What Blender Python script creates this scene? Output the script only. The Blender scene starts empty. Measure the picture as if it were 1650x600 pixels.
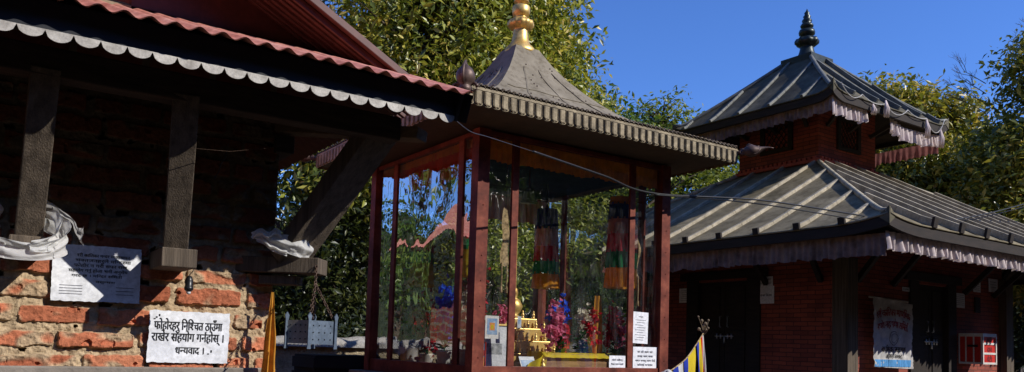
import bpy, bmesh, math, random
import numpy as np
from mathutils import Vector, Matrix, noise, Quaternion
random.seed(7)
scene = bpy.context.scene
COL = scene.collection
PI = math.pi

# ------------------------------------------------------------------ camera
PITCH, ROLL, YAW = math.radians(4.0), math.radians(1.75), math.radians(55.755)
Fh = Vector((math.cos(YAW), math.sin(YAW), 0)); Rh = Vector((math.sin(YAW), -math.cos(YAW), 0)); ZZ = Vector((0, 0, 1))
Fv = Fh * math.cos(PITCH) + ZZ * math.sin(PITCH)
U0 = -Fh * math.sin(PITCH) + ZZ * math.cos(PITCH)
Rv = Rh * math.cos(ROLL) + U0 * math.sin(ROLL)
Uv = -Rh * math.sin(ROLL) + U0 * math.cos(ROLL)
cam_d = bpy.data.cameras.new('camera'); cam = bpy.data.objects.new('camera', cam_d); COL.objects.link(cam)
M = Matrix.Identity(4)
for i in range(3):
    M[i][0] = Rv[i]; M[i][1] = Uv[i]; M[i][2] = -Fv[i]
M[2][3] = 1.55
cam.matrix_world = M
cam_d.sensor_width = 36; cam_d.lens = 1300 / 1650 * 36
cam_d.shift_y = (464 - 300) / 1650
cam_d.clip_end = 2000; cam_d.clip_start = 0.02
scene.camera = cam
scene.view_settings.view_transform = 'Standard'; scene.view_settings.look = 'None'
scene.view_settings.exposure = 0
scene.cycles.max_bounces = 10; scene.cycles.transparent_max_bounces = 24
scene.cycles.caustics_reflective = False; scene.cycles.caustics_refractive = False

# ------------------------------------------------------------------ light
SUN = Vector((0.74, -1.0, 0.88)).normalized()
elev = math.asin(SUN.z)
w = bpy.data.worlds.new('World'); scene.world = w; w.use_nodes = True
nt = w.node_tree; bg = nt.nodes['Background']
sky = nt.nodes.new('ShaderNodeTexSky'); sky.sky_type = 'NISHITA'; sky.sun_disc = False
sky.sun_elevation = elev; sky.sun_rotation = math.atan2(SUN.x, SUN.y)
sky.altitude = 1500; sky.air_density = 1.2; sky.dust_density = 0.2; sky.ozone_density = 5.0
tint = nt.nodes.new('ShaderNodeMix'); tint.data_type = 'RGBA'; tint.blend_type = 'MULTIPLY'; tint.inputs[0].default_value = 1
tint.inputs[7].default_value = (.70, .97, 1.52, 1)
nt.links.new(sky.outputs[0], tint.inputs[6]); nt.links.new(tint.outputs[2], bg.inputs[0]); bg.inputs[1].default_value = 0.125
sd = bpy.data.lights.new('sun', 'SUN'); sd.energy = 5.0; sd.angle = math.radians(0.5); sd.color = (1, 0.96, 0.89)
so = bpy.data.objects.new('sun', sd); COL.objects.link(so)
so.rotation_euler = (-SUN).to_track_quat('-Z', 'Y').to_euler(); so.location = SUN * 30

# ------------------------------------------------------------------ materials
def newmat(name):
    m = bpy.data.materials.new(name); m.use_nodes = True
    return m, m.node_tree, m.node_tree.nodes['Principled BSDF']
def N(nt, t, **kw):
    n = nt.nodes.new(t)
    for k, v in kw.items(): setattr(n, k, v)
    return n
def ramp(nt, fac, stops):
    r = N(nt, 'ShaderNodeValToRGB'); e = r.color_ramp.elements
    e[0].position, e[0].color = stops[0][0], (*stops[0][1], 1)
    e[1].position, e[1].color = stops[-1][0], (*stops[-1][1], 1)
    for p, c in stops[1:-1]:
        x = e.new(p); x.color = (*c, 1)
    nt.links.new(fac, r.inputs[0]); return r.outputs[0]
def coords(nt, scale=(1, 1, 1)):
    g = N(nt, 'ShaderNodeNewGeometry'); mp = N(nt, 'ShaderNodeMapping'); mp.inputs['Scale'].default_value = scale
    nt.links.new(g.outputs['Position'], mp.inputs[0]); return mp.outputs[0]
def noisetex(nt, vec, scale, detail=5, rough=.6):
    n = N(nt, 'ShaderNodeTexNoise'); n.inputs['Scale'].default_value = scale
    n.inputs['Detail'].default_value = detail; n.inputs['Roughness'].default_value = rough
    nt.links.new(vec, n.inputs['Vector']); return n.outputs[0]
def bump(nt, bs, h, strength, dist):
    b = N(nt, 'ShaderNodeBump'); b.inputs['Strength'].default_value = strength; b.inputs['Distance'].default_value = dist
    nt.links.new(h, b.inputs['Height']); nt.links.new(b.outputs[0], bs.inputs['Normal']); return b
def mixc(nt, fac, a, b, mode='MIX'):
    m = N(nt, 'ShaderNodeMix', data_type='RGBA', blend_type=mode)
    if isinstance(fac, (int, float)): m.inputs[0].default_value = fac
    else: nt.links.new(fac, m.inputs[0])
    for i, v in ((6, a), (7, b)):
        if isinstance(v, tuple): m.inputs[i].default_value = (*v, 1)
        else: nt.links.new(v, m.inputs[i])
    return m.outputs[2]

def mat_noise(name, c1, c2, scale=6, rough=.7, metal=0, bmp=.3, bdist=.003, stretch=(1, 1, 1), spec=.4, c3=None, detail=6):
    """two or three tone weathered surface"""
    m, nt, bs = newmat(name)
    v = coords(nt, stretch)
    n = noisetex(nt, v, scale, detail, .62)
    st = [(.3, c1), (.7, c2)] if c3 is None else [(.28, c1), (.5, c2), (.72, c3)]
    col = ramp(nt, n, st)
    n2 = noisetex(nt, v, scale * 6, 4, .7)
    col2 = mixc(nt, .35, col, ramp(nt, n2, [(.35, (.35, .35, .35)), (.65, (1.25, 1.25, 1.25))]), 'MULTIPLY')
    nt.links.new(col2, bs.inputs['Base Color'])
    bs.inputs['Roughness'].default_value = rough; bs.inputs['Metallic'].default_value = metal
    bs.inputs['Specular IOR Level'].default_value = spec
    bump(nt, bs, n2, bmp, bdist)
    return m
def mat_cloth(name, c, dirt=.25, trans=.25, rough=.9, scale=9):
    m, nt, bs = newmat(name)
    v = coords(nt); n = noisetex(nt, v, scale, 6, .65)
    dark = tuple(x * (1 - dirt * 1.6) for x in c)
    col = ramp(nt, n, [(.3, dark), (.62, c)])
    nt.links.new(col, bs.inputs['Base Color']); bs.inputs['Roughness'].default_value = rough
    bs.inputs['Specular IOR Level'].default_value = .15
    tr = N(nt, 'ShaderNodeBsdfTranslucent'); nt.links.new(col, tr.inputs[0])
    mx = N(nt, 'ShaderNodeMixShader'); mx.inputs[0].default_value = trans
    out = nt.nodes['Material Output']
    nt.links.new(bs.outputs[0], mx.inputs[1]); nt.links.new(tr.outputs[0], mx.inputs[2]); nt.links.new(mx.outputs[0], out.inputs[0])
    n2 = noisetex(nt, v, 260, 2, .5); bump(nt, bs, n2, .25, .001)
    return m
def mat_plain(name, c, rough=.6, metal=0, spec=.4, var=.2, scale=14):
    return mat_noise(name, tuple(x * (1 - var) for x in c), tuple(min(1, x * (1 + var * .5)) for x in c), scale, rough, metal, .12, .001, spec=spec)

M_ = {}
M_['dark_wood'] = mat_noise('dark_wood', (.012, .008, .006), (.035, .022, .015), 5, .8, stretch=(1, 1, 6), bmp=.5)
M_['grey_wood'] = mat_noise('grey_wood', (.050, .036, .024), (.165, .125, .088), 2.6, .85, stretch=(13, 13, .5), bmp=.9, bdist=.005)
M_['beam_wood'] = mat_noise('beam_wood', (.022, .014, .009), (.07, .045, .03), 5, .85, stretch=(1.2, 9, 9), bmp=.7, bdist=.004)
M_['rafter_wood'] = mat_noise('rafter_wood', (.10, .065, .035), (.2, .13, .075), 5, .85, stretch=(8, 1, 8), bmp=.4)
M_['black_sheet'] = mat_noise('black_sheet', (.004, .005, .009), (.010, .012, .020), 4, .6, bmp=.2)
M_['scallop'] = mat_noise('scallop_metal', (.30, .275, .25), (.62, .585, .54), 22, .6, metal=0, bmp=.3, bdist=.001)
M_['red_sheet'] = mat_noise('red_sheet', (.40, .11, .075), (.66, .26, .185), 5, .55, bmp=.25, c3=(.82, .42, .32), bdist=.001, stretch=(3, 1, 1))
M_['maroon_sheet'] = mat_noise('maroon_sheet', (.07, .022, .018), (.13, .040, .033), 4, .5, bmp=.15, bdist=.001)
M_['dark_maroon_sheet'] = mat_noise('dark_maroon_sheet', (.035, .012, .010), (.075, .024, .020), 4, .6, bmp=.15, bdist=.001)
M_['maroon_paint'] = mat_noise('maroon_paint', (.065, .014, .009), (.17, .038, .022), 6, .6, bmp=.3, bdist=.001, c3=(.30, .085, .048), spec=.2)
M_['paper'] = mat_noise('paper', (.74, .75, .79), (.88, .88, .90), 7, .8, bmp=.15, bdist=.001, spec=.2)
M_['ink'] = mat_plain('black_ink', (.018, .018, .02), .8)
M_['ink_grey'] = mat_plain('grey_ink', (.10, .10, .13), .8)
M_['ink_red'] = mat_plain('red_ink', (.38, .05, .06), .8)
M_['ink_blue'] = mat_plain('blue_ink', (.08, .30, .62), .8)
M_['plastic_bag'] = mat_cloth('white_plastic_bag', (.82, .81, .78), .12, .45, .28, 22)
M_['grey_bag'] = mat_cloth('grey_plastic_bag', (.45, .43, .41), .3, .3, .35, 12)
M_['black_plastic'] = mat_plain('black_plastic', (.015, .015, .017), .35)
M_['bulb_white'] = mat_plain('bulb_white', (.75, .75, .75), .2)
M_['tub_metal'] = mat_noise('shaded_tub_metal', (.075, .10, .135), (.15, .19, .24), 14, .5, metal=.15, bmp=.3, bdist=.001)  # shade on the tub front put into this darker bluish colour
M_['tub_side'] = mat_noise('sunlit_tub_metal', (.30, .26, .21), (.44, .38, .31), 14, .5, metal=.1, bmp=.3, bdist=.001)  # lighter copy of the tub metal, sunlight put into the colour
M_['chain'] = mat_noise('rusty_chain', (.05, .03, .02), (.16, .10, .07), 40, .6, metal=.6)
M_['yellow_cloth'] = mat_cloth('ochre_cloth', (.78, .36, .05), .3, .35, scale=14)
M_['orange_cloth'] = mat_cloth('orange_cloth', (1.0, .42, .04), .25, .6)
M_['red_cloth'] = mat_cloth('red_cloth', (.95, .045, .02), .25, .6)
M_['gold_cloth'] = mat_cloth('yellow_satin', (.82, .62, .04), .15, .3, .4)
M_['navy_cloth'] = mat_cloth('navy_cloth', (.03, .05, .22), .3, .2)
M_['pink_cloth'] = mat_cloth('dusty_pink_cloth', (.66, .38, .32), .3, .3)
M_['green_cloth'] = mat_cloth('green_cloth', (.02, .32, .09), .3, .25)
M_['crimson_cloth'] = mat_cloth('crimson_cloth', (.68, .03, .05), .3, .3)
M_['cream_cloth'] = mat_cloth('cream_brocade', (.70, .50, .26), .55, .3, scale=40)
M_['white_cloth'] = mat_cloth('white_cloth', (.75, .73, .70), .2, .3)
M_['blue_cloth'] = mat_cloth('blue_flag_cloth', (.03, .06, .45), .2, .3)
M_['valance'] = mat_cloth('faded_pink_valance', (.34, .235, .195), .45, .2, scale=5)  # faded pink cloth, darkened to carry the shade on left-facing eaves
M_['valance_white'] = mat_cloth('sunlit_valance', (.86, .72, .68), .30, .2, scale=6)  # paler copy of the valance cloth with sunlight put into the colour
M_['valance_red'] = mat_cloth('dull_red_valance', (.42, .17, .15), .35, .3)
M_['canopy_teal'] = mat_cloth('dark_teal_canopy', (.02, .05, .075), .3, .1)
M_['bronze'] = mat_noise('pressed_brass', (.10, .075, .040), (.24, .185, .105), 14, .6, metal=.1, bmp=.6, bdist=.003, c3=(.42, .34, .21))
M_['bronze_dark'] = mat_noise('tarnished_brass', (.07, .05, .035), (.17, .125, .08), 16, .5, metal=.5, bmp=.4, bdist=.002)
M_['copper'] = mat_noise('brown_copper', (.07, .045, .035), (.16, .10, .08), 9, .5, metal=.35, bmp=.3, bdist=.002)
M_['gold'] = mat_noise('gilded_metal', (.58, .34, .08), (.82, .54, .17), 9, .42, metal=.65, bmp=.25, bdist=.002, c3=(.95, .68, .26))
M_['dark_bronze'] = mat_noise('green_black_bronze', (.018, .024, .022), (.055, .068, .060), 9, .38, metal=.4, bmp=.3, bdist=.002)
M_['soffit'] = mat_noise('soffit_board', (.055, .038, .018), (.10, .070, .036), 3, .75, bmp=.2)
M_['pot'] = mat_plain('white_glazed_pot', (.72, .70, .66), .25, var=.12)
M_['grey_pot'] = mat_plain('grey_pot', (.28, .26, .25), .4)
M_['petal_pink'] = mat_cloth('pink_petals', (.82, .20, .32), .2, .35)
M_['petal_red'] = mat_cloth('red_petals', (.62, .02, .04), .2, .35)
M_['petal_blue'] = mat_cloth('blue_petals', (.04, .16, .95), .2, .4)
M_['petal_white'] = mat_cloth('white_petals', (.78, .72, .55), .2, .35)
M_['silk_leaf'] = mat_cloth('silk_leaves', (.04, .18, .06), .3, .25, .5)
M_['box_wood'] = mat_noise('carton_wood', (.22, .11, .045), (.38, .21, .09), 4, .7, stretch=(1, 1, 9), bmp=.3)
M_['stone'] = mat_noise('rubble_stone', (.22, .16, .09), (.48, .38, .24), 9, .9, bmp=1, bdist=.03, c3=(.62, .52, .36))
M_['stone_cap'] = mat_noise('pale_coping', (.26, .24, .21), (.50, .47, .42), 8, .9, bmp=1, bdist=.02)
M_['plinth'] = mat_noise('plinth_concrete', (.18, .15, .12), (.30, .26, .22), 3, .9, bmp=.7, bdist=.008)
M_['red_paint'] = mat_noise('red_enamel', (.50, .02, .018), (.66, .05, .035), 12, .35, bmp=.1, bdist=.001)
M_['white_paint'] = mat_noise('white_enamel', (.62, .58, .52), (.78, .74, .68), 12, .4, bmp=.1, bdist=.001)
M_['steel'] = mat_plain('bright_steel', (.6, .6, .6), .3, .7)
M_['cable'] = mat_plain('black_cable', (.012, .012, .013), .5)
M_['grey_cable'] = mat_plain('grey_cable', (.05, .053, .062), .5)
M_['pole_paint'] = mat_plain('yellow_pole_paint', (.62, .44, .10), .4)
M_['bark'] = mat_noise('bark', (.045, .032, .022), (.12, .09, .065), 7, .9, stretch=(1, 1, .3), bmp=1, bdist=.01)
M_['twig'] = mat_noise('dry_twig', (.10, .07, .045), (.26, .19, .12), 30, .9)
M_['charcoal'] = mat_plain('charcoal_crate', (.010, .010, .012), .8)

# weathered sheet-metal roofs
def roof_metal(name, a, b, c):
    m, nt, bs = newmat(name)
    v = coords(nt); n = noisetex(nt, v, 2.2, 8, .68); n2 = noisetex(nt, v, 34, 4, .7)
    col = ramp(nt, n, [(.3, a), (.52, b), (.72, c)])
    spot = ramp(nt, noisetex(nt, v, 11, 6, .75), [(.36, (.5, .46, .40)), (.5, (1, 1, 1))])
    col = mixc(nt, .7, col, spot, 'MULTIPLY')
    nt.links.new(col, bs.inputs['Base Color'])
    bs.inputs['Roughness'].default_value = .7; bs.inputs['Specular IOR Level'].default_value = .18
    bump(nt, bs, mixc(nt, .5, n, n2), .5, .008); return m
M_['roof_grey'] = roof_metal('grey_roof_sheet', (.095, .078, .044), (.225, .185, .112), (.36, .30, .19))
M_['roof_pav'] = roof_metal('pavilion_roof_sheet', (.15, .125, .085), (.235, .20, .145), (.32, .275, .205))
M_['roof_dark'] = roof_metal('dark_roof_sheet', (.045, .040, .026), (.105, .092, .058), (.20, .175, .115))
M_['batten'] = mat_noise('roof_batten', (.26, .22, .15), (.58, .50, .36), 8, .8, bmp=.4, bdist=.003)

# temple brick : fine red courses
def temple_brick():
    m, nt, bs = newmat('red_temple_brick')
    g = N(nt, 'ShaderNodeNewGeometry'); s = N(nt, 'ShaderNodeSeparateXYZ'); nt.links.new(g.outputs['Position'], s.inputs[0])
    a = N(nt, 'ShaderNodeMath', operation='ADD'); nt.links.new(s.outputs[0], a.inputs[0]); nt.links.new(s.outputs[1], a.inputs[1])
    c = N(nt, 'ShaderNodeCombineXYZ'); nt.links.new(a.outputs[0], c.inputs[0]); nt.links.new(s.outputs[2], c.inputs[1])
    wv = N(nt, 'ShaderNodeVectorMath', operation='MULTIPLY_ADD'); nt.links.new(noisetex(nt, g.outputs['Position'], 5, 3, .6), wv.inputs[0]); wv.inputs[1].default_value = (.03, .022, 0); nt.links.new(c.outputs[0], wv.inputs[2])
    b = N(nt, 'ShaderNodeTexBrick'); nt.links.new(wv.outputs[0], b.inputs['Vector'])
    b.inputs['Color1'].default_value = (.38, .080, .038, 1); b.inputs['Color2'].default_value = (.22, .042, .023, 1); b.inputs['Mortar'].default_value = (.085, .022, .014, 1)
    b.inputs['Scale'].default_value = 1; b.inputs['Mortar Size'].default_value = .006; b.inputs['Brick Width'].default_value = .22; b.inputs['Row Height'].default_value = .058
    b.inputs['Mortar Smooth'].default_value = .3
    n = noisetex(nt, g.outputs['Position'], 3, 6, .6)
    col = mixc(nt, .7, b.outputs[0], ramp(nt, n, [(.3, (.55, .5, .5)), (.7, (1.15, 1.1, 1.1))]), 'MULTIPLY')
    nt.links.new(col, bs.inputs['Base Color']); bs.inputs['Roughness'].default_value = .8
    bump(nt, bs, b.outputs['Fac'], -.5, .006); return m
M_['temple_brick'] = temple_brick()
# coarse brick and mud mortar for house faces away from the camera
def coarse_brick():
    m, nt, bs = newmat('mud_mortar_brick')
    g = N(nt, 'ShaderNodeNewGeometry'); s = N(nt, 'ShaderNodeSeparateXYZ'); nt.links.new(g.outputs['Position'], s.inputs[0])
    a = N(nt, 'ShaderNodeMath', operation='ADD'); nt.links.new(s.outputs[0], a.inputs[0]); nt.links.new(s.outputs[1], a.inputs[1])
    c = N(nt, 'ShaderNodeCombineXYZ'); nt.links.new(a.outputs[0], c.inputs[0]); nt.links.new(s.outputs[2], c.inputs[1])
    n = noisetex(nt, g.outputs['Position'], 9, 4, .6)
    va = N(nt, 'ShaderNodeVectorMath', operation='MULTIPLY_ADD'); nt.links.new(n, va.inputs[0]); va.inputs[1].default_value = (.03, .03, 0); nt.links.new(c.outputs[0], va.inputs[2])
    b = N(nt, 'ShaderNodeTexBrick'); nt.links.new(va.outputs[0], b.inputs['Vector'])
    b.inputs['Color1'].default_value = (.34, .10, .05, 1); b.inputs['Color2'].default_value = (.24, .06, .035, 1); b.inputs['Mortar'].default_value = (.30, .23, .15, 1)
    b.inputs['Scale'].default_value = 1; b.inputs['Mortar Size'].default_value = .014; b.inputs['Brick Width'].default_value = .27; b.inputs['Row Height'].default_value = .094
    col = mixc(nt, .7, b.outputs[0], ramp(nt, n, [(.3, (.5, .5, .5)), (.7, (1.2, 1.2, 1.2))]), 'MULTIPLY')
    nt.links.new(col, bs.inputs['Base Color']); bs.inputs['Roughness'].default_value = .9
    bump(nt, bs, n, .8, .02); return m
M_['coarse_brick'] = coarse_brick()
def attr_brick():
    m, nt, bs = newmat('laid_brick_and_mud')
    at = N(nt, 'ShaderNodeAttribute', attribute_name='tint'); v = coords(nt)
    n = noisetex(nt, v, 55, 6, .7); n2 = noisetex(nt, v, 260, 3, .7)
    col = mixc(nt, .75, at.outputs['Color'], ramp(nt, n, [(.3, (.5, .47, .44)), (.68, (1.2, 1.2, 1.2))]), 'MULTIPLY')
    nt.links.new(col, bs.inputs['Base Color']); bs.inputs['Roughness'].default_value = .92; bs.inputs['Specular IOR Level'].default_value = .1
    bump(nt, bs, mixc(nt, .4, n, n2), .9, .006); return m
M_['laid_brick'] = attr_brick()

# wrinkled clear sheet: see-through with real mirror reflections and streaky dust
def glass_mat():
    m, nt, bs = newmat('wavy_clear_pane'); nt.nodes.remove(bs); out = nt.nodes['Material Output']
    v = coords(nt); n = noisetex(nt, coords(nt, (1, 1, .7)), 2.6, 0, .5); n2 = noisetex(nt, coords(nt, (1, 1, .8)), 8, 1, .5)
    h = mixc(nt, .07, n, n2)
    b = N(nt, 'ShaderNodeBump'); b.inputs['Strength'].default_value = .55; b.inputs['Distance'].default_value = .035; nt.links.new(h, b.inputs['Height'])
    tr = N(nt, 'ShaderNodeBsdfTransparent'); tr.inputs[0].default_value = (.99, 1, 1, 1)
    gl = N(nt, 'ShaderNodeBsdfGlossy'); gl.inputs['Roughness'].default_value = .012; nt.links.new(b.outputs[0], gl.inputs['Normal'])
    lw = N(nt, 'ShaderNodeLayerWeight'); lw.inputs[0].default_value = .5; nt.links.new(b.outputs[0], lw.inputs['Normal'])
    fr = N(nt, 'ShaderNodeMath', operation='POWER'); nt.links.new(lw.outputs['Facing'], fr.inputs[0]); fr.inputs[1].default_value = 2.1
    mul = N(nt, 'ShaderNodeMath', operation='MULTIPLY_ADD'); nt.links.new(fr.outputs[0], mul.inputs[0]); mul.inputs[1].default_value = 1.9; mul.inputs[2].default_value = .06; mul.use_clamp = True
    mx = N(nt, 'ShaderNodeMixShader'); nt.links.new(mul.outputs[0], mx.inputs[0]); nt.links.new(tr.outputs[0], mx.inputs[1]); nt.links.new(gl.outputs[0], mx.inputs[2])
    df = N(nt, 'ShaderNodeBsdfDiffuse'); df.inputs[0].default_value = (.72, .73, .74, 1)
    d = ramp(nt, noisetex(nt, coords(nt, (9, 9, 1.5)), 3, 6, .7), [(.45, (0, 0, 0)), (.65, (.025, .025, .025)), (.85, (.17, .17, .17))])
    mx2 = N(nt, 'ShaderNodeMixShader'); nt.links.new(d, mx2.inputs[0]); nt.links.new(mx.outputs[0], mx2.inputs[1]); nt.links.new(df.outputs[0], mx2.inputs[2])
    nt.links.new(mx2.outputs[0], out.inputs[0]); return m
M_['glass'] = glass_mat()

def leaf_mat(name, stops, trans=.35, rough=.38, spec=.6):
    m, nt, bs = newmat(name); at = N(nt, 'ShaderNodeAttribute', attribute_name='tint')
    col = ramp(nt, at.outputs['Fac'], stops)
    nt.links.new(col, bs.inputs['Base Color']); bs.inputs['Roughness'].default_value = rough; bs.inputs['Specular IOR Level'].default_value = spec
    tr = N(nt, 'ShaderNodeBsdfTranslucent'); nt.links.new(mixc(nt, .5, col, (.9, 1.0, .35), 'MULTIPLY'), tr.inputs[0])
    mx = N(nt, 'ShaderNodeMixShader'); mx.inputs[0].default_value = trans; out = nt.nodes['Material Output']
    nt.links.new(bs.outputs[0], mx.inputs[1]); nt.links.new(tr.outputs[0], mx.inputs[2]); nt.links.new(mx.outputs[0], out.inputs[0]); return m
M_['leaf_olive'] = leaf_mat('olive_leaves', [(0, (.035, .055, .008)), (.28, (.13, .17, .024)), (.55, (.31, .33, .05)), (.78, (.56, .50, .09)), (.92, (.82, .60, .15)), (1, (1.0, .85, .5))])
M_['leaf_green'] = leaf_mat('green_leaves', [(0, (.03, .07, .015)), (.5, (.10, .18, .032)), (.85, (.22, .30, .055)), (1, (.40, .40, .08))])
M_['leaf_bright'] = leaf_mat('light_green_leaves', [(0, (.06, .09, .012)), (.5, (.22, .26, .035)), (.85, (.42, .42, .08)), (1, (.62, .52, .14))])
M_['leaf_autumn'] = leaf_mat('turning_leaves', [(0, (.05, .065, .010)), (.45, (.24, .25, .035)), (.75, (.52, .42, .07)), (.92, (.80, .55, .12)), (1, (.80, .38, .09))])
M_['leaf_dark'] = leaf_mat('dark_leaves', [(0, (.010, .018, .005)), (.6, (.045, .060, .012)), (.93, (.12, .12, .025)), (1, (.34, .30, .07))])  # shade on the low trees put into a darker leaf colour

# ------------------------------------------------------------------ mesh helpers
class MB:
    def __init__(s): s.v = []; s.f = []; s.mi = []; s.cur = 0
    def add(s, vs, fs):
        b = len(s.v); s.v += [tuple(p) for p in vs]
        for f in fs: s.f.append(tuple(i + b for i in f)); s.mi.append(s.cur)
        return s
    def box(s, x0, x1, y0, y1, z0, z1):
        return s.add([(x0, y0, z0), (x1, y0, z0), (x1, y1, z0), (x0, y1, z0), (x0, y0, z1), (x1, y0, z1), (x1, y1, z1), (x0, y1, z1)],
                     [(0, 3, 2, 1), (4, 5, 6, 7), (0, 1, 5, 4), (1, 2, 6, 5), (2, 3, 7, 6), (3, 0, 4, 7)])
    def bar(s, a, b, w, h, up=(0, 0, 1)):
        a = Vector(a); b = Vector(b); d = (b - a).normalized(); up = Vector(up)
        sd = d.cross(up).normalized(); u = sd.cross(d).normalized(); sd *= w / 2; u *= h / 2
        vs = [a - sd - u, a + sd - u, a + sd + u, a - sd + u, b - sd - u, b + sd - u, b + sd + u, b - sd + u]
        return s.add(vs, [(0, 3, 2, 1), (4, 5, 6, 7), (0, 1, 5, 4), (1, 2, 6, 5), (2, 3, 7, 6), (3, 0, 4, 7)])
    def tube(s, pts, r, n=8, cap=True):
        pts = [Vector(p) for p in pts]; rs = r if isinstance(r, (list, tuple)) else [r] * len(pts); vs = []; fs = []
        ref = Vector((0, 0, 1)) if abs((pts[1] - pts[0]).normalized().z) < .9 else Vector((1, 0, 0))
        for i, p in enumerate(pts):
            d = (pts[min(i + 1, len(pts) - 1)] - pts[max(i - 1, 0)]).normalized()
            a = d.cross(ref).normalized(); b = d.cross(a)
            for k in range(n):
                t = 2 * PI * k / n; vs.append(p + (a * math.cos(t) + b * math.sin(t)) * rs[i])
        for i in range(len(pts) - 1):
            for k in range(n): fs.append((i * n + k, i * n + (k + 1) % n, (i + 1) * n + (k + 1) % n, (i + 1) * n + k))
        if cap: fs.append(tuple(range(n))[::-1]); fs.append(tuple((len(pts) - 1) * n + k for k in range(n)))
        return s.add(vs, fs)
    def lathe(s, prof, c=(0, 0, 0), n=24, mod=None):
        vs = []; fs = []
        for r, z in prof:
            for k in range(n):
                t = 2 * PI * k / n; rr = r * (mod(t, z) if mod else 1); vs.append((c[0] + rr * math.cos(t), c[1] + rr * math.sin(t), c[2] + z))
        for i in range(len(prof) - 1):
            for k in range(n): fs.append((i * n + k, i * n + (k + 1) % n, (i + 1) * n + (k + 1) % n, (i + 1) * n + k))
        fs.append(tuple(range(n))[::-1]); fs.append(tuple((len(prof) - 1) * n + k for k in range(n)))
        return s.add(vs, fs)
    def ball(s, c, r, n=8, sq=(1, 1, 1)):
        pr = [(max(.001, math.sin(PI * i / n)) * r, -math.cos(PI * i / n) * r) for i in range(n + 1)]
        b = len(s.v); s.lathe(pr, (0, 0, 0), n + 2)
        for i in range(b, len(s.v)): p = s.v[i]; s.v[i] = (c[0] + p[0] * sq[0], c[1] + p[1] * sq[1], c[2] + p[2] * sq[2])
        return s
    def grid(s, nu, nv, fn):
        vs = [fn(i / nu, j / nv) for j in range(nv + 1) for i in range(nu + 1)]
        return s.add(vs, [(j * (nu + 1) + i, j * (nu + 1) + i + 1, (j + 1) * (nu + 1) + i + 1, (j + 1) * (nu + 1) + i) for j in range(nv) for i in range(nu)])
    def build(s, name, mat, parent=None, smooth=False, bevel=0, loc=None):
        me = bpy.data.meshes.new(name); me.from_pydata(s.v, [], s.f)
        for m in (mat if isinstance(mat, list) else [mat]): me.materials.append(M_[m])
        if isinstance(mat, list): me.polygons.foreach_set('material_index', s.mi)
        if smooth: me.polygons.foreach_set('use_smooth', [True] * len(me.polygons))
        me.update(); o = bpy.data.objects.new(name, me); COL.objects.link(o)
        if parent: put_under(o, parent)
        if bevel:
            b = o.modifiers.new('bevel', 'BEVEL'); b.width = bevel; b.segments = 2; b.limit_method = 'ANGLE'
        return o
def put_under(o, parent):
    """keeps world coordinates although the parent stands elsewhere"""
    o.parent = parent; bpy.context.view_layer.update(); o.matrix_parent_inverse = parent.matrix_world.inverted()
def tag(o, label=None, cat=None, group=None, kind=None):
    if label: o['label'] = label
    if cat: o['category'] = cat
    if group: o['group'] = group
    if kind: o['kind'] = kind
    return o
def thing(name, label, cat, loc=(0, 0, 0), group=None, rot=(0, 0, 0)):
    o = bpy.data.objects.new(name, None); COL.objects.link(o); o.location = loc; o.rotation_euler = rot; o.empty_display_size = .1
    return tag(o, label, cat, group)
def nz(x, y=0, z=0, s=1): return noise.noise(Vector((x * s, y * s, z * s)))

# ------------------------------------------------------------------ lettering (built-in font, glyph by glyph)
def glyph_mesh(txt, size, bold):
    c = bpy.data.curves.new('tmp', 'FONT'); c.body = txt; c.size = size; c.resolution_u = 3
    o = bpy.data.objects.new('tmp', c); COL.objects.link(o)
    dg = bpy.context.evaluated_depsgraph_get(); me = bpy.data.meshes.new_from_object(o.evaluated_get(dg))
    vs = [v.co.copy() for v in me.vertices]; fs = [tuple(p.vertices) for p in me.polygons]
    bpy.data.objects.remove(o); bpy.data.curves.remove(c); bpy.data.meshes.remove(me); return vs, fs
def compose(txt, size, bold=.012):
    """'~x' = half form of x (its upright stroke cut away); '^' = hook over the letter before it"""
    V, F = [], []; x = 0; run = ''; i = 0
    def put(vs, fs, dx):
        b = len(V)
        for v in vs: V.append((v.x + dx, v.y))
        for f in fs: F.append(tuple(k + b for k in f))
    na = max(v.x for v in glyph_mesh('न', size, bold)[0])
    def flush(r, x):
        if not r: return x
        vs, fs = glyph_mesh(r, size, bold)
        if not vs: return x + size * .25 * len(r)
        put(vs, fs, x - min(0, min(v.x for v in vs)))
        sp = (len(r) - len(r.rstrip(' '))) * size * .26
        return x + max(v.x for v in glyph_mesh(r + 'न', size, bold)[0]) - na - size * .005
    while i < len(txt):
        ch = txt[i]
        if ch == '~':
            x = flush(run, x); run = ''
            vs, fs = glyph_mesh(txt[i + 1], size, bold)
            mx = max(v.x for v in vs); cut = mx - size * .185
            nv, nf = [], []
            for f in fs:          # clip every triangle at the cut line
                out = []; P = [vs[k] for k in f]
                for a_, b_ in zip(P, P[1:] + P[:1]):
                    if a_.x <= cut: out.append(a_)
                    if (a_.x <= cut) != (b_.x <= cut): out.append(a_.lerp(b_, (cut - a_.x) / (b_.x - a_.x)))
                if len(out) > 2: nf.append(tuple(range(len(nv), len(nv) + len(out)))); nv += out
            put(nv, nf, x)
            x += cut; i += 2; continue
        if ch == '^':
            x = flush(run, x); run = ''
            ar = [(.11 * math.cos(t), .735 + .11 * math.sin(t)) for t in [math.radians(q) for q in (300, 250, 200, 150, 100, 50)]]
            vs = [Vector((a * k, .735 + (b - .735) * k, 0)) for k in (1, .45) for a, b in ar]; fs = [(q, q + 1, q + 7, q + 6) for q in range(5)]
            put([v * size for v in vs], fs, x - size * .06); i += 1; continue
        run += ch; i += 1
    x = flush(run, x)
    return V, F, x
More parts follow.
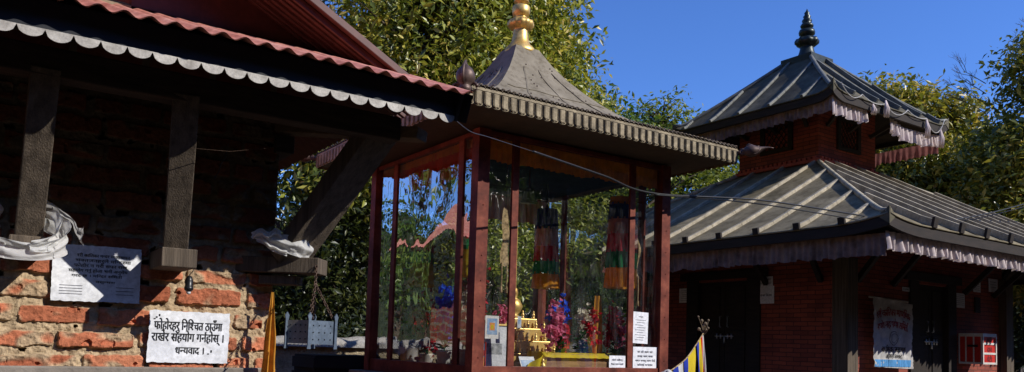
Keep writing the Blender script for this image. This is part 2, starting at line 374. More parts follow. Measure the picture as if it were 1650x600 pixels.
def lettering(parent, lines, mat, name='lettering', disp=None, lift=.0016, label=None):
    """lines: (text, centre x, baseline y, width, size, bold[, arc]) in the sheet's own plane"""
    mb = MB()
    for ln in lines:
        t, cx, by, wd, sz, bd = ln[:6]; arc = ln[6] if len(ln) > 6 else 0
        V, F, adv = compose(t, sz, bd); k = (wd / adv) if wd else 1
        P = []
        for x, y in V:
            X = (x - adv / 2) * k; Y = y + by + arc * (1 - (2 * X / (wd or 1)) ** 2); X += cx
            P.append((X, Y, lift + (disp(X, Y) if disp else 0)))
        for q, off in enumerate((-bd * sz * .8, 0, bd * sz * .8)): mb.add([(a + off, b, c + .0002 * q) for a, b, c in P], F)
    me = bpy.data.meshes.new(name); me.from_pydata(mb.v, [], mb.f); me.materials.append(M_[mat])
    o = bpy.data.objects.new(name, me); COL.objects.link(o); o.parent = parent
    if label: o['label'] = label
    return o
def rules(parent, recs, mat, name='printed_lines', disp=None, lift=.0014):
    mb = MB()
    for x0, x1, y0, y1 in recs:
        n = max(1, int(abs(x1 - x0) / .01))
        mb.grid(n, 1, lambda u, v: (x0 + (x1 - x0) * u, y0 + (y1 - y0) * v, lift + (disp(x0 + (x1 - x0) * u, y0 + (y1 - y0) * v) if disp else 0)))
    me = bpy.data.meshes.new(name); me.from_pydata(mb.v, [], mb.f); me.materials.append(M_[mat])
    o = bpy.data.objects.new(name, me); COL.objects.link(o); o.parent = parent; return o
def sheet(name, label, cat, loc, face, wd, ht, mat='paper', tilt=0, curl=.002, group=None, torn=False, skew=(0, 0, 0, 0), nx=18, ny=12):
    """a sheet stuck on a wall that looks along -Y ('Y') or -X ('X'); loc = its centre"""
    rot = (PI / 2, 0, 0) if face == 'Y' else (PI / 2, 0, -PI / 2)
    r = thing(name, label, cat, loc, group, rot); r.rotation_mode = 'QUATERNION'
    q = Quaternion((0, 0, 1), rot[2]) @ Quaternion((1, 0, 0), PI / 2) @ Quaternion((0, 0, 1), tilt); r.rotation_quaternion = q
    sd = random.random() * 50
    def disp(x, y): return curl * (nz(x * 9 + sd, y * 9) + .5 * nz(x * 31 + sd, y * 31)) + curl
    mb = MB()
    def fn(u, v):
        x = (u - .5) * wd; y = (v - .5) * ht
        y += (skew[0] * (1 - u) + skew[1] * u) * v - (skew[2] * (1 - u) + skew[3] * u) * (1 - v)
        if torn: x += .004 * nz(y * 60, sd) * abs(2 * u - 1); y += .004 * nz(x * 60, sd + 3) * abs(2 * v - 1)
        return (x, y, disp(x, y))
    mb.grid(nx, ny, fn)
    me = bpy.data.meshes.new('paper_sheet'); me.from_pydata(mb.v, [], mb.f); me.materials.append(M_[mat]); me.polygons.foreach_set('use_smooth', [True] * len(me.polygons))
    o = bpy.data.objects.new('paper_sheet' if 'paper' in mat else 'cloth_panel', me); COL.objects.link(o); o.parent = r
    return r, disp

# ------------------------------------------------------------------ setting
def ground():
    mb = MB()
    def fn(u, v):
        x = -150 + 330 * u; y = -120 + 330 * v
        d = max(0, math.hypot(x - 5, y - 5) - 16)
        return (x, y, .03 * nz(x * .4, y * .4) + min(d * .05, 2.2) * (y > 9 or x > 14) - .02)
    mb.grid(110, 110, fn)
    M_['ground'] = mat_noise('packed_earth', (.06, .045, .03), (.13, .10, .07), 1.4, .95, bmp=.8, bdist=.03)
    tag(mb.build('ground', 'ground', smooth=True), kind='structure')
    M_['paving'] = mat_noise('worn_paving', (.028, .022, .018), (.055, .044, .036), 2.4, .9, bmp=.6, bdist=.01)
    tag(MB().box(-6, 16, -6, 8.6, .02, .06).build('paving', 'paving'), kind='structure')
ground()
def fill_block_hillside():
    # unseen wooded slope added behind the viewer to cut sky fill and darken reflections
    M_['hill_wood'] = mat_noise('wooded_slope', (.006, .010, .004), (.030, .042, .014), 1.1, .95, bmp=1, bdist=.3, c3=(.055, .060, .020))
    mb = MB()
    def fn(u, v):
        a = math.radians(150 + 202 * u); r = 17 + 30 * v; h = 11.5 * min(1, v * 2.6) ** .7 + 9 * v
        k = .86 + .14 * min(1, max(0, (.82 - u) * 4.2)) ; h *= k
        x = 3 + r * math.cos(a); y = 2 + r * math.sin(a); b = 1.5 * nz(x * .35, y * .35, v * 9) + .7 * nz(x * 1.1, y * 1.1, v * 20)
        return (x + b * .5, y + b * .5, h + b * min(1, v * 6))
    mb.grid(240, 60, fn); tag(mb.build('fill_block_hillside', 'hill_wood', None), kind='structure')
fill_block_hillside()
def far_woods():
    # low wooded rise beyond the yard
    mb = MB()
    def fn(u, v):
        a = math.radians(-38 + 170 * u); r = 42 + 26 * v; h = (6.6 + 5 * v) * min(1, v * 3) ** .7
        x = 3 + r * math.cos(a); y = 2 + r * math.sin(a); b = .9 * nz(x * .35, y * .35, v * 9) + .5 * nz(x * 1.1, y * 1.1, v * 20)
        return (x + b * .5, y + b * .5, h + b * min(1, v * 6))
    mb.grid(260, 40, fn); tag(mb.build('hills', 'hill_wood', None), kind='structure')
far_woods()

# ------------------------------------------------------------------ brick house on the left
WY = 3.6; WX = 1.15
house = thing('brick_house', 'rough brick and mud house with dark eaves and a rust red corrugated roof', 'house', (0, 5, 0))
def front_wall():
    rnd = random.Random(3)
    x0, x1, z0, z1 = -.30, WX, 1.40, 2.62; step = .0040
    nx = int((x1 - x0) / step); nzz = int((z1 - z0) / step)
    bricks = []; row = 0; z = 1.392
    while z < 2.64:
        h = .065 + rnd.uniform(-.006, .007); x = -.5 + rnd.uniform(0, .2)
        while x < WX + .1:
            wd = rnd.choice([.26, .26, .25, .22, .13]) + rnd.uniform(-.015, .015)
            cov = rnd.random() < .17
            bricks.append((x, min(x + wd, WX - .004), z + rnd.uniform(-.004, .004), z + h + rnd.uniform(-.004, .004), rnd.uniform(.006, .019) * (.35 if cov else 1), rnd.random(), cov, rnd.uniform(-.05, .05)))
            x += wd + rnd.uniform(.010, .030)
        z += .0945; row += 1
    rows = {}
    for b in bricks: rows.setdefault(int((b[2] - 1.38) / .0945 + .2), []).append(b)
    vs = []; col = []
    C = Vector
    for j in range(nzz + 1):
        zz = z0 + j * step; rr = int((zz - 1.38) / .0945 + .0)
        cand = rows.get(rr, []) + rows.get(rr - 1, []) + rows.get(rr + 1, [])
        for i in range(nx + 1):
            xx = x0 + i * step
            n1 = noise.noise(C((xx * 22, zz * 22, 1))); n2 = noise.noise(C((xx * 60, zz * 60, 5))); n3 = noise.noise(C((xx * 7, zz * 7, 9)))
            wx = xx + .008 * n1 + .003 * n2; wz = zz + .008 * noise.noise(C((xx * 18, zz * 18, 7))) + .0025 * n2
            best = -1; bb = None
            for b in cand:
                d = min(wx - b[0], b[1] - wx, wz - b[2], b[3] - wz)
                # round the brick corners
                cx = max(b[0] + .012 - wx, wx - b[1] + .012, 0); cz = max(b[2] + .012 - wz, wz - b[3] + .012, 0)
                if cx > 0 and cz > 0: d = .012 - math.hypot(cx, cz)
                if d > best: best, bb = d, b
            n4 = noise.noise(C((xx * 150, zz * 150, 3))); mort = .008 * n1 + .005 * n2 + .010 * n3 + .0022 * n4 - .003
            gap = 0
            if bb is not None and best > -.004:
                t = max(0, min(1, (best + .001) / .0042)); t = t * t * (3 - 2 * t)
                hb = bb[4] + .0030 * n2 + .002 * n1 + .0012 * n4 - (.012 if noise.noise(C((xx * 26 + 9, zz * 26, bb[5] * 9))) > .48 else 0) + bb[7] * (wx - bb[0]) * .25
                # mud smeared over the brick
                sm = noise.noise(C((xx * 11 + 40, zz * 16, 2))) + (.35 if bb[6] else 0) - .20
                s = max(0, min(1, sm * 5))
                if s > 0: hb = hb * (1 - s) + (mort + .012) * s
                hgt = mort * (1 - t) + hb * t
                k = bb[5]; bc = C((.50 + .10 * k, .155 + .07 * k, .080 + .04 * k)) * (.75 + .4 * ((k * 7) % 1))
                bc = bc * (1 + .25 * n1 + .28 * n4)
                mc = C((.46, .355, .225)) * (1 + .3 * n1)
                tt = t * (1 - .9 * s); c = (mc * (1 + .3 * n4)) * (1 - tt) + bc * tt
            else:
                hgt = mort; c = C((.50, .375, .235)) * (1 + .3 * n1)
                if n3 + n1 > .62: hgt -= .03; c = c * .25
            k2 = 1 - .60 * max(0, min(1, (zz - 1.84 - .04 * n3) / .14)); c = c * k2; vs.append((xx, WY - hgt, zz)); col += [max(0, c[0]), max(0, c[1]), max(0, c[2]), 1]  # eave shade painted into the brick colour: upper wall multiplied darker
    fs = [(j * (nx + 1) + i, j * (nx + 1) + i + 1, (j + 1) * (nx + 1) + i + 1, (j + 1) * (nx + 1) + i) for j in range(nzz) for i in range(nx)]
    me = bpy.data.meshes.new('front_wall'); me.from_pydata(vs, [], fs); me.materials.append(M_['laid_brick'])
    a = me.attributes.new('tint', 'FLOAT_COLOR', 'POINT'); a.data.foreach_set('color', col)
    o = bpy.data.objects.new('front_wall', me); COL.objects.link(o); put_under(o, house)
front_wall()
mb = MB()
mb.box(-4.0, -.30, WY, WY + .3, 0, 2.9); mb.box(-.30, WX, WY + .035, WY + .3, 0, 2.9)
mb.box(-.30, WX, WY, WY + .035, 0, 1.40); mb.box(-.30, WX, WY, WY + .035, 2.62, 2.9)
mb.box(WX - .3, WX, WY + .3, 8.6, 0, 2.75); mb.box(-4.0, -3.7, WY + .3, 8.6, 0, 2.75); mb.box(-3.7, WX - .3, 8.3, 8.6, 0, 2.9)
mb.build('wall', 'coarse_brick', house)
# gable above the skirt roof (ridge at x=-1.45)
RX = -1.45; SL = .527
def rz(x): return 2.993 - SL * (x - 1.125) if x > RX else 2.993 - SL * (RX - 1.125) - SL * (RX - x)
for y in (3.62, 8.35):
    mb = MB()
    b = [(-4.0, y, 2.9), (1.12, y, 2.9), (1.12, y, rz(1.12) - .06), (RX, y, rz(RX) - .06), (-4.0, y, rz(-4.0) - .06)]
    b2 = [(x, yy + .2, z) for x, yy, z in b]
    mb.add(b + b2, [(0, 1, 2, 3, 4), (9, 8, 7, 6, 5), (0, 5, 6, 1), (1, 6, 7, 2), (2, 7, 8, 3), (3, 8, 9, 4), (4, 9, 5, 0)])
    mb.build('gable_wall', 'coarse_brick', house)
mb = MB()     # plain maroon cladding on the right of the gable
mb.box(.55, 1.50, 3.585, 3.60, 2.80, 2.86)
mb.add([(.50, 3.60, 2.86), (1.5, 3.60, 2.86), (1.5, 3.60, rz(1.5) - .01), (.50, 3.60, rz(.5) - .03)], [(0, 1, 2, 3)])
mb.build('gable_cladding', 'maroon_sheet', house)
def corrug(mb, P, nu, nv, amp, per, length):
    """P(u,v)->point, N normal; ribs run along v"""
    def fn(u, v):
        p, n = P(u, v); return p + n * (amp * math.cos(2 * PI * u * length / per))
    mb.grid(nu, nv, fn)
def main_roof():
    for side in (1, -1):
        xe = 1.72 if side > 0 else -4.6
        nrm = Vector((SL * side, 0, 1)).normalized()
        mb = MB()
        L = 8.9 - 3.28
        # ribs run down the slope: corrugation coordinate is y
        def P(u, v): y = 3.28 + L * u; x = RX + (xe - RX) * v; return Vector((x, y, rz(x))), nrm
        corrug(mb, P, int(L / .019), 6, .009, .076, L)
        def P2(u, v): p, n = P(u, v); return p - n * .006, n
        mb.build('roof', 'red_sheet' if side > 0 else 'maroon_sheet', house, smooth=True)
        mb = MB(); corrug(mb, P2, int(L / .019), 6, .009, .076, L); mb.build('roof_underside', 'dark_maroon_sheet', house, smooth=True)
        # barge capping along the verge: two steps with ridges
        mb = MB()
        for k, (y, dz, w_, h_) in enumerate(((3.27, .004, .03, .034), (3.295, -.03, .016, .03), (3.335, -.035, .022, .02), (3.38, -.034, .022, .02), (3.425, -.036, .022, .02), (3.47, -.034, .022, .02), (3.52, -.036, .022, .02), (3.56, -.034, .02, .02))):
            mb.bar((RX, y, rz(RX) + dz), (xe + .01, y, rz(xe) + dz), w_, h_, (0, 0, 1))
        mb.build('verge_trim', 'maroon_sheet', house, bevel=.004)
main_roof()
# skirt (lean-to) roof, corrugations run down towards the yard
EY, EZ = 2.79, 2.572; TZ = 2.887
def skirt():
    x0, x1 = -3.2, 1.68; L = x1 - x0; nrm = Vector((0, -(TZ - EZ), WY - EY)).normalized()
    mb = MB()
    for off in (0, -.0035):
        def P(u, v):
            x = x0 + L * u; y = EY + .012 * nz(x * 2.3) + (WY - .0 - EY) * v
            return Vector((x, y, EZ + (TZ - EZ) * v + .006 * nz(x * 3, 4) * (1 - v))) + nrm * off, nrm
        corrug(mb, P, int(L / .0076), 8, .0085, .076, L)
    mb.build('skirt_roof', 'red_sheet', house, smooth=True)
    # right-hand end trim, dark boarding below
    mb = MB(); mb.add([(1.684, EY + .01, EZ - .005), (1.684, WY, TZ - .02), (1.684, WY, TZ - .16), (1.684, EY + .06, 2.46)], [(0, 1, 2, 3)]); mb.add([(1.64, EY + .01, EZ - .012), (1.64, WY, TZ - .02), (1.64, WY, TZ - .16), (1.64, EY + .06, 2.46)], [(3, 2, 1, 0)])
    mb.build('end_board', 'black_sheet', house)
    mb = MB(); mb.box(-3.2, 1.645, 2.878, 2.890, 2.483, 2.585); mb.build('fascia', 'black_sheet', house)
    # scalloped metal strip under the fascia
    mb = MB(); per = .078
    n = int(4.76 / per); xs0 = 1.643 - n * per
    for k in range(n):
        a = xs0 + k * per; S = 10
        dz = .003 * nz(a * 9) + .002 * nz(a * 37); dp = .0035 * nz(a * 31, 5); sh = .006 * nz(a * 17, 8) * (3 if nz(a * 41, 2) > .35 else 1); top = 2.489
        for j in range(S):
            u0, u1 = j / S, (j + 1) / S
            f = lambda u: 2.487 - (.031 + dp) * math.sqrt(max(0, 1 - (2 * u - 1) ** 2)) + dz + sh * (u - .5)
            pts = [(a + u0 * per, f(u0)), (a + u1 * per, f(u1)), (a + u1 * per, top), (a + u0 * per, top)]
            vs = [(p[0], 2.872 + .003 * nz(p[0] * 6), p[1]) for p in pts] + [(p[0], 2.8765, p[1]) for p in pts]
            mb.add(vs, [(0, 1, 2, 3), (7, 6, 5, 4), (0, 4, 5, 1)])
    mb.build('scalloped_trim', 'scallop', house)
    mb = MB(); mb.box(-3.2, 1.48, 3.04, 3.13, 2.390, 2.49); mb.build('eave_beam', 'beam_wood', house, bevel=.006)
    # boarding above the beam, under the sheet
    mb = MB(); mb.add([(-3.2, 2.905, 2.53), (1.63, 2.905, 2.53), (1.63, WY, TZ - .07), (-3.2, WY, TZ - .08)], [(0, 1, 2, 3)]); mb.build('eave_boarding', 'dark_wood', house)
    for x in (-2.6, -2.0, -1.4, -.8, -.2, .38, .92, 1.17, 1.34):
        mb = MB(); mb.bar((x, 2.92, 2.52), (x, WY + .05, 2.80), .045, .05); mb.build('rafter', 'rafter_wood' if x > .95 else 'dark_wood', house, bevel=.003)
    mb = MB(); mb.bar((1.16, 3.55, 2.42), (1.16, 8.4, 2.42), .08, .08); mb.build('side_plate', 'beam_wood', house, bevel=.004)
    mb = MB(); mb.bar((1.15, 3.6, 2.50), (1.56, 3.0, 2.42), .09, .05); mb.build('hip_rafter', 'rafter_wood', house, bevel=.004)
    mb = MB(); mb.box(-4.0, WX + .02, WY - .035, WY, 1.37, 1.412); mb.build('ledge', 'plinth', house, bevel=.006)
skirt()
M_['strut_wood'] = M_['grey_wood']
def strut(a, b, w_, h_, up, mat='strut_wood'):
    mb = MB(); mb.bar(a, b, w_, h_, up); mb.build('strut', mat, house, bevel=.004)
def bracket(pts, w_, h_):
    mb = MB(); mb.bar(pts[0], pts[1], w_, h_); return mb.build('bracket', 'grey_wood', house, bevel=.004)
strut((.183, 3.39, 1.884), (.180, 3.06, 2.43), .088, .07, (0, 0, 1)); bracket(((.18, 3.62, 1.855), (.177, 3.31, 1.850)), .112, .062)
strut((.684, 3.385, 1.884), (.625, 3.06, 2.43), .092, .07, (0, 0, 1)); bracket(((.693, 3.62, 1.848), (.685, 3.30, 1.845)), .130, .074)
strut((1.195, 3.54, 1.90), (1.43, 3.13, 2.45), .19, .07, (0, 0, 1)); bracket(((1.02, 3.66, 1.868), (1.31, 3.42, 1.865)), .13, .07)
mb = MB(); mb.bar((1.10, 3.60, 1.802), (1.235, 3.50, 1.802), .10, .04); mb.build('corner_pad', 'grey_wood', house, bevel=.003)

# sheets on the brick wall
big, dsp = sheet('wall_notice', 'long creased printed notice on the brick wall, half in shade behind the leftmost strut', 'notice', (.437, WY - .022, 1.778), 'Y', .316, .222, tilt=.01, curl=.0035, torn=True, nx=40, ny=28)
lettering(big, [('~शरी कािलका म~नदर ~वयव~सथापन', .02, .066, .19, .017, .03), ('भ~कतजनहरुले मि~नदरमा', .02, .046, .20, .017, .03),
                ('फोहोर न गरी सफा राख', .012, .026, .19, .017, .03), ('सहयोग गनु^ होला भनी अनुरोध', .004, .006, .21, .017, .03), ('गरद छ । मि~नदर सिमती', .0, -.014, .18, .015, .03), ('वसु~नधरा', .03, -.036, .07, .013, .03)], 'ink', disp=dsp)
rules(big, [(-.13 + .0 * k, -.05, -.050 - .011 * k, -.0485 - .011 * k) for k in range(4)] + [(.07, .135, -.052 - .014 * k, -.050 - .014 * k) for k in range(3)], 'ink_grey', disp=dsp)
def ring(parent, cx, cy, r, mat, disp=None, w_=.0016, name='emblem'):
    mb = MB(); n = 28
    vs = [(cx + (r + dw) * math.cos(2 * PI * k / n), cy + (r + dw) * math.sin(2 * PI * k / n), .0015) for dw in (0, w_) for k in range(n)]
    vs = [(x, y, z + (disp(x, y) if disp else 0)) for x, y, z in vs]
    mb.add(vs, [(k, (k + 1) % n, n + (k + 1) % n, n + k) for k in range(n)])
    mb.add([(cx - r * .5, cy - r * .3, .003), (cx + r * .5, cy - r * .3, .003), (cx, cy + r * .6, .003)], [(0, 1, 2)])
    me = bpy.data.meshes.new(name); me.from_pydata(mb.v, [], mb.f); me.materials.append(M_[mat]); o = bpy.data.objects.new(name, me); COL.objects.link(o); o.parent = parent
ring(big, -.115, .073, .009, 'ink_grey', dsp)
sm, dsp = sheet('wall_notice', 'white sheet with three lines of bold black writing pasted low on the sunlit brick wall', 'notice', (.799, WY - .026, 1.538), 'Y', .322, .214, tilt=-.004, curl=.0035, torn=True, nx=40, ny=28)
lettering(sm, [('फोहोरहरु िनि~शचत ठाउँमा', -.005, .030, .272, .052, .022), ('राखेर सहयोग गन^होस् ।', -.003, -.018, .290, .052, .022), ('ध~नयवाद ।', .005, -.070, .118, .044, .022)], 'ink', disp=dsp)
rules(sm, [(-.145, -.137, .070, .074), (-.137, -.130, .076, .082), (-.126, -.120, .083, .092), (.075, .083, -.070, -.066), (.088, .094, -.062, -.052)], 'ink', name='printed_flourish', disp=dsp)

# plastic bags knotted round the struts
def blob(name, label, cat, c, sq, mat, seed, wr=.25, n=26, warp=None, parent=None, nm='bag'):
    mb = MB(); vs = []; fs = []
    m = n; k = n + 8
    for i in range(m + 1):
        for j in range(k):
            th = PI * i / m; ph = 2 * PI * j / k
            d = Vector((math.sin(th) * math.cos(ph), math.sin(th) * math.sin(ph), math.cos(th)))
            r = 1 + wr * nz(d.x * 1.6 + seed, d.y * 1.6, d.z * 1.6) + wr * .45 * (1 - abs(nz(d.x * 4 + seed, d.y * 4, d.z * 4)) * 2.4)
            p = Vector((d.x * sq[0] * r, d.y * sq[1] * r, d.z * sq[2] * r))
            if warp: p = warp(p, d)
            vs.append(p + Vector(c))
    for i in range(m):
        for j in range(k): fs.append((i * k + j, i * k + (j + 1) % k, (i + 1) * k + (j + 1) % k, (i + 1) * k + j))
    mb.add(vs, fs); return mb
def band(path, wd, thick, seed, mat_n=None):
    """crumpled flat band of plastic following a path (wd vertical)"""
    mb = MB(); path = [Vector(p) for p in path]; n = len(path) - 1; nu = n * 8
    def fn(u, v):
        t = u * n; i = min(int(t), n - 1); f = t - i; p0 = path[max(i - 1, 0)]; p1 = path[i]; p2 = path[i + 1]; p3 = path[min(i + 2, n)]
        p = .5 * ((2 * p1) + (p2 - p0) * f + (2 * p0 - 5 * p1 + 4 * p2 - p3) * f * f + (3 * p1 - p0 - 3 * p2 + p3) * f ** 3)
        d = (p2 - p1).normalized(); nn = d.cross(Vector((0, 0, 1))).normalized()
        w_ = wd(u) if callable(wd) else wd
        fold = math.sin(v * 10 + seed + 2.5 * nz(u * 5, seed)) * thick * .55 + thick * .55 * nz(u * 9, v * 5, seed) + thick * .3 * abs(nz(u * 26, v * 13, seed))
        return p + Vector((0, 0, (v - .5) * w_)) + nn * (fold + math.sin(PI * v) * thick)
    mb.grid(nu * 2, 26, fn); return mb
bag = thing('plastic_bag', 'white plastic bag wrapped under the leftmost strut with its knot hanging right', 'bag', (.18, 3.35, 1.82))
band([(.232, 3.50, 1.985), (.285, 3.36, 1.930), (.300, 3.25, 1.870), (.255, 3.20, 1.830), (.18, 3.19, 1.815), (.10, 3.20, 1.822), (.045, 3.26, 1.85), (.05, 3.38, 1.91), (.09, 3.52, 1.97)], lambda u: .115 - .055 * math.sin(PI * u) ** 2, .010, 1).build('wrap', 'plastic_bag', bag, smooth=True)
band([(.225, 3.44, 1.975), (.262, 3.30, 1.935), (.268, 3.225, 1.885), (.235, 3.19, 1.845), (.18, 3.178, 1.833)], lambda u: .105 - .07 * u, .009, 8).build('side_fold', 'plastic_bag', bag, smooth=True)
band([(.22, 3.40, 1.985), (.27, 3.34, 1.975), (.315, 3.31, 1.945), (.332, 3.30, 1.905), (.350, 3.29, 1.895)], lambda u: .062 - .045 * math.sin(PI * u) + .01 * u, .010, 5).build('knotted_tail', 'grey_bag', bag, smooth=True)
bag = thing('plastic_bag', 'crumpled white plastic bag stuffed over the corner bracket below the slanting strut', 'bag', (1.13, 3.45, 1.9))
band([(1.055, 3.56, 1.985), (1.075, 3.50, 1.975), (1.115, 3.45, 1.962), (1.17, 3.425, 1.950), (1.225, 3.43, 1.942), (1.262, 3.47, 1.940), (1.255, 3.54, 1.94)], lambda u: .030 + .062 * min(1, u * 1.7) ** .8, .013, 3).build('crumpled_wrap', 'plastic_bag', bag, smooth=True)
band([(1.02, 3.50, 1.985), (1.045, 3.47, 2.000), (1.075, 3.46, 1.985), (1.10, 3.45, 2.005), (1.125, 3.44, 1.99)], .032, .012, 12).build('loose_end', 'plastic_bag', bag, smooth=True)
band([(1.05, 3.49, 1.99), (1.07, 3.47, 1.955), (1.10, 3.45, 1.93), (1.15, 3.43, 1.915)], .03, .010, 15).build('loose_end', 'plastic_bag', bag, smooth=True)

# lamp holder hanging from the middle bracket
lamp = thing('lamp_holder', 'small black lamp holder with a pale tip hanging from the middle bracket', 'lamp', (.745, 3.40, 1.80))
MB().tube([(.755, 3.36, 1.83), (.752, 3.37, 1.80), (.742, 3.385, 1.785), (.745, 3.40, 1.775)], .0018, 5).build('wire', 'grey_cable', lamp)
MB().lathe([(.004, .050), (.010, .046), (.014, .034), (.015, .030), (.015, .006), (.0175, .004), (.0175, -.006), (.014, -.010), (.010, -.014)], (.747, 3.40, 1.735), 16).build('socket', 'black_plastic', lamp, smooth=True)
MB().ball((.747, 3.40, 1.718), .009).build('bulb_tip', 'bulb_white', lamp, smooth=True)

# perforated tub hung on a chain
tub = thing('hanging_tub', 'pale blue perforated metal tub with splayed feet hanging on a chain from the corner bracket', 'tub', (1.21, 3.25, 1.52))
a, b, c, d = Vector((1.10, 3.235, 0)), Vector((1.165, 3.16, 0)), Vector((1.295, 3.215, 0)), Vector((1.235, 3.30, 0))
def panel(p, q, z0, z1, mat, side, nr=3, nc=4):
    """thin panel with rows of raised rivets and a pointed post at each end"""
    n = (q - p).cross(Vector((0, 0, 1))).normalized(); mb = MB()
    for o_ in (0,):
        vs = [p + Vector((0, 0, z0)), q + Vector((0, 0, z0)), q + Vector((0, 0, z1)), p + Vector((0, 0, z1))]; mb.add(vs + [v - n * .003 for v in vs], [(0, 1, 2, 3), (7, 6, 5, 4), (0, 4, 5, 1), (2, 6, 7, 3)])
    mb.build(side, mat, tub)
    mb = MB()
    for r in range(nr):
        for k in range(nc):
            t = (k + .7) / (nc + .4); pt = p.lerp(q, t) + Vector((0, 0, z0 + (z1 - z0) * (r + .7) / (nr + .4))) + n * .001
            mb.ball(pt, .003, 5, (1, 1, 1))
    mb.build('rivet_rows', 'black_plastic', tub)
panel(b, c, 1.525, 1.622, 'tub_metal', 'front_panel'); panel(a, b, 1.527, 1.622, 'tub_side', 'side_panel')
panel(d, a, 1.527, 1.622, 'tub_metal', 'back_panel'); panel(c, d, 1.527, 1.622, 'tub_metal', 'side_panel')
MB().add([a + Vector((0, 0, 1.53)), b + Vector((0, 0, 1.53)), c + Vector((0, 0, 1.53)), d + Vector((0, 0, 1.53))], [(0, 1, 2, 3)]).build('bottom', 'tub_metal', tub)
for p in (a, b, c, d):
    mb = MB(); o_ = (p - Vector((1.20, 3.23, 0))).normalized() * .004; p = p + o_
    mb.add([p + Vector((x, y, z)) for x, y, z in ((-.010, -.006, 1.506), (.010, .006, 1.506), (.007, .004, 1.53), (.007, .004, 1.625), (.011, .006, 1.640), (0, 0, 1.655), (-.011, -.006, 1.640), (-.007, -.004, 1.625), (-.007, -.004, 1.53))], [tuple(range(9))])
    mb2 = MB(); mb2.add(mb.v + [(x + .002, y - .004, z) for x, y, z in mb.v], [tuple(range(9))[::-1], tuple(range(9, 18))] + [(i, (i + 1) % 9, 9 + (i + 1) % 9, 9 + i) for i in range(9)])
    mb2.build('foot_post', 'tub_metal', tub)
def chain(parent, p0, p1, link=.016, r=.0022):
    p0, p1 = Vector(p0), Vector(p1); L = (p1 - p0).length; n = int(L / link); d = (p1 - p0) / n; mb = MB()
    dd = d.normalized(); s1 = dd.cross(Vector((1, 0, 0))).normalized(); s2 = dd.cross(s1)
    for i in range(n):
        c_ = p0 + d * (i + .5); s = s1 if i % 2 else s2
        mb.tube([c_ + dd * math.cos(t) * link * .68 + s * math.sin(t) * link * .34 for t in [2 * PI * k / 8 for k in range(9)]], r, 5, False)
    mb.build('chain', 'chain', parent, smooth=True)
top = (1.262, 3.37, 1.865)
chain(tub, (1.262, 3.37, 1.865), (1.235, 3.30, 1.78)); chain(tub, (1.235, 3.30, 1.78), (1.17, 3.17, 1.63)); chain(tub, (1.235, 3.30, 1.78), (1.29, 3.22, 1.63)); chain(tub, (1.235, 3.30, 1.78), (1.235, 3.295, 1.63))
# ochre cloth hanging at the wall end
mb = MB()
def fn(u, v):
    z = 1.745 - v * .62; half = .006 + .034 * min(1, v * 1.3) + .006 * nz(v * 5, 2)
    x = 1.118 + (u - .5) * 2 * half + .006 * nz(v * 4, 7); return (x, 3.50 + .012 * math.sin(u * 11 + v * 3) * min(1, v * 3), z)
mb.grid(14, 40, fn); o = mb.build('hanging_cloth', 'yellow_cloth', None, smooth=True); tag(o, 'narrow ochre cloth hanging at the end of the brick wall under the corner bracket', 'cloth')
# loose wires under the eave
o = MB().tube([(.845, 3.3, 2.322), (.838, 3.3, 2.29), (.836, 3.3, 2.262), (.82, 3.3, 2.235), (.812, 3.3, 2.20), (.796, 3.3, 2.17)], .0016, 5).build('loose_wire', 'grey_cable'); tag(o, 'short kinked pale wire dangling in front of the dark wall beside the middle strut', 'wire')
o = MB().tube([(.66, 3.1, 2.235), (.80, 3.1, 2.245), (.94, 3.1, 2.28), (1.06, 3.1, 2.325), (1.30, 3.06, 2.38)], .0008, 5).build('thin_string', 'chain'); tag(o, 'thin string stretched under the eave from the middle strut to the corner', 'string')

# ------------------------------------------------------------------ glass pavilion
PX0, PX1, PY0, PY1 = 2.95, 4.85, 4.80, 6.61; ZB, ZT = 1.36, 3.08
pav = thing('glass_pavilion', 'maroon framed glass shrine pavilion with curved grey roof and golden spire', 'pavilion', (3.9, 5.7, 0))
mb = MB(); mb.box(PX0 - .22, PX1 + .22, PY0 - .22, PY1 + .22, .05, 1.20); mb.box(PX0 - .10, PX1 + .10, PY0 - .10, PY1 + .10, 1.20, 1.285); mb.build('plinth', 'plinth', pav, bevel=.01)
mb = MB(); mb.box(PX0 + .02, PX1 - .02, PY0 + .02, PY1 - .02, 1.285, 1.345); mb.build('floor', 'plinth', pav)
pw = .095
for x in (PX0, PX1 - pw):
    for y in (PY0, PY1 - pw):
        m2 = MB().box(x, x + pw, y, y + pw, 1.287, ZT)
        for k in range(9): m2.ball((x + .05, y + (-.001 if y == PY0 else pw + .001), 1.45 + k * .18), .005, 5)
        m2.build('corner_post', 'maroon_paint', pav)
for y in (PY0 + .012, PY1 - .075):
    for x in (3.262, 4.420): MB().box(x, x + .058, y + .012, y + .034, ZB + .03, 3.045).build('mullion', 'maroon_paint', pav, bevel=.003)
    MB().box(PX0 + pw, PX1 - pw, y, y + .063, 1.287, ZB + .03).build('sill_rail', 'maroon_paint', pav, bevel=.003)
    MB().box(PX0 + pw, PX1 - pw, y + .01, y + .063, 3.045, ZT).build('top_rail', 'maroon_paint', pav, bevel=.003)
for x in (PX0 + .012, PX1 - .075):
    for y in (5.05, 6.14): MB().box(x + .012, x + .034, y, y + .075, ZB + .03, 3.045).build('mullion', 'maroon_paint', pav, bevel=.003)
    MB().box(x, x + .063, PY0 + pw, PY1 - pw, 1.287, ZB + .03).build('sill_rail', 'maroon_paint', pav, bevel=.003)
    MB().box(x + .01, x + .063, PY0 + pw, PY1 - pw, 3.045, ZT).build('top_rail', 'maroon_paint', pav, bevel=.003)
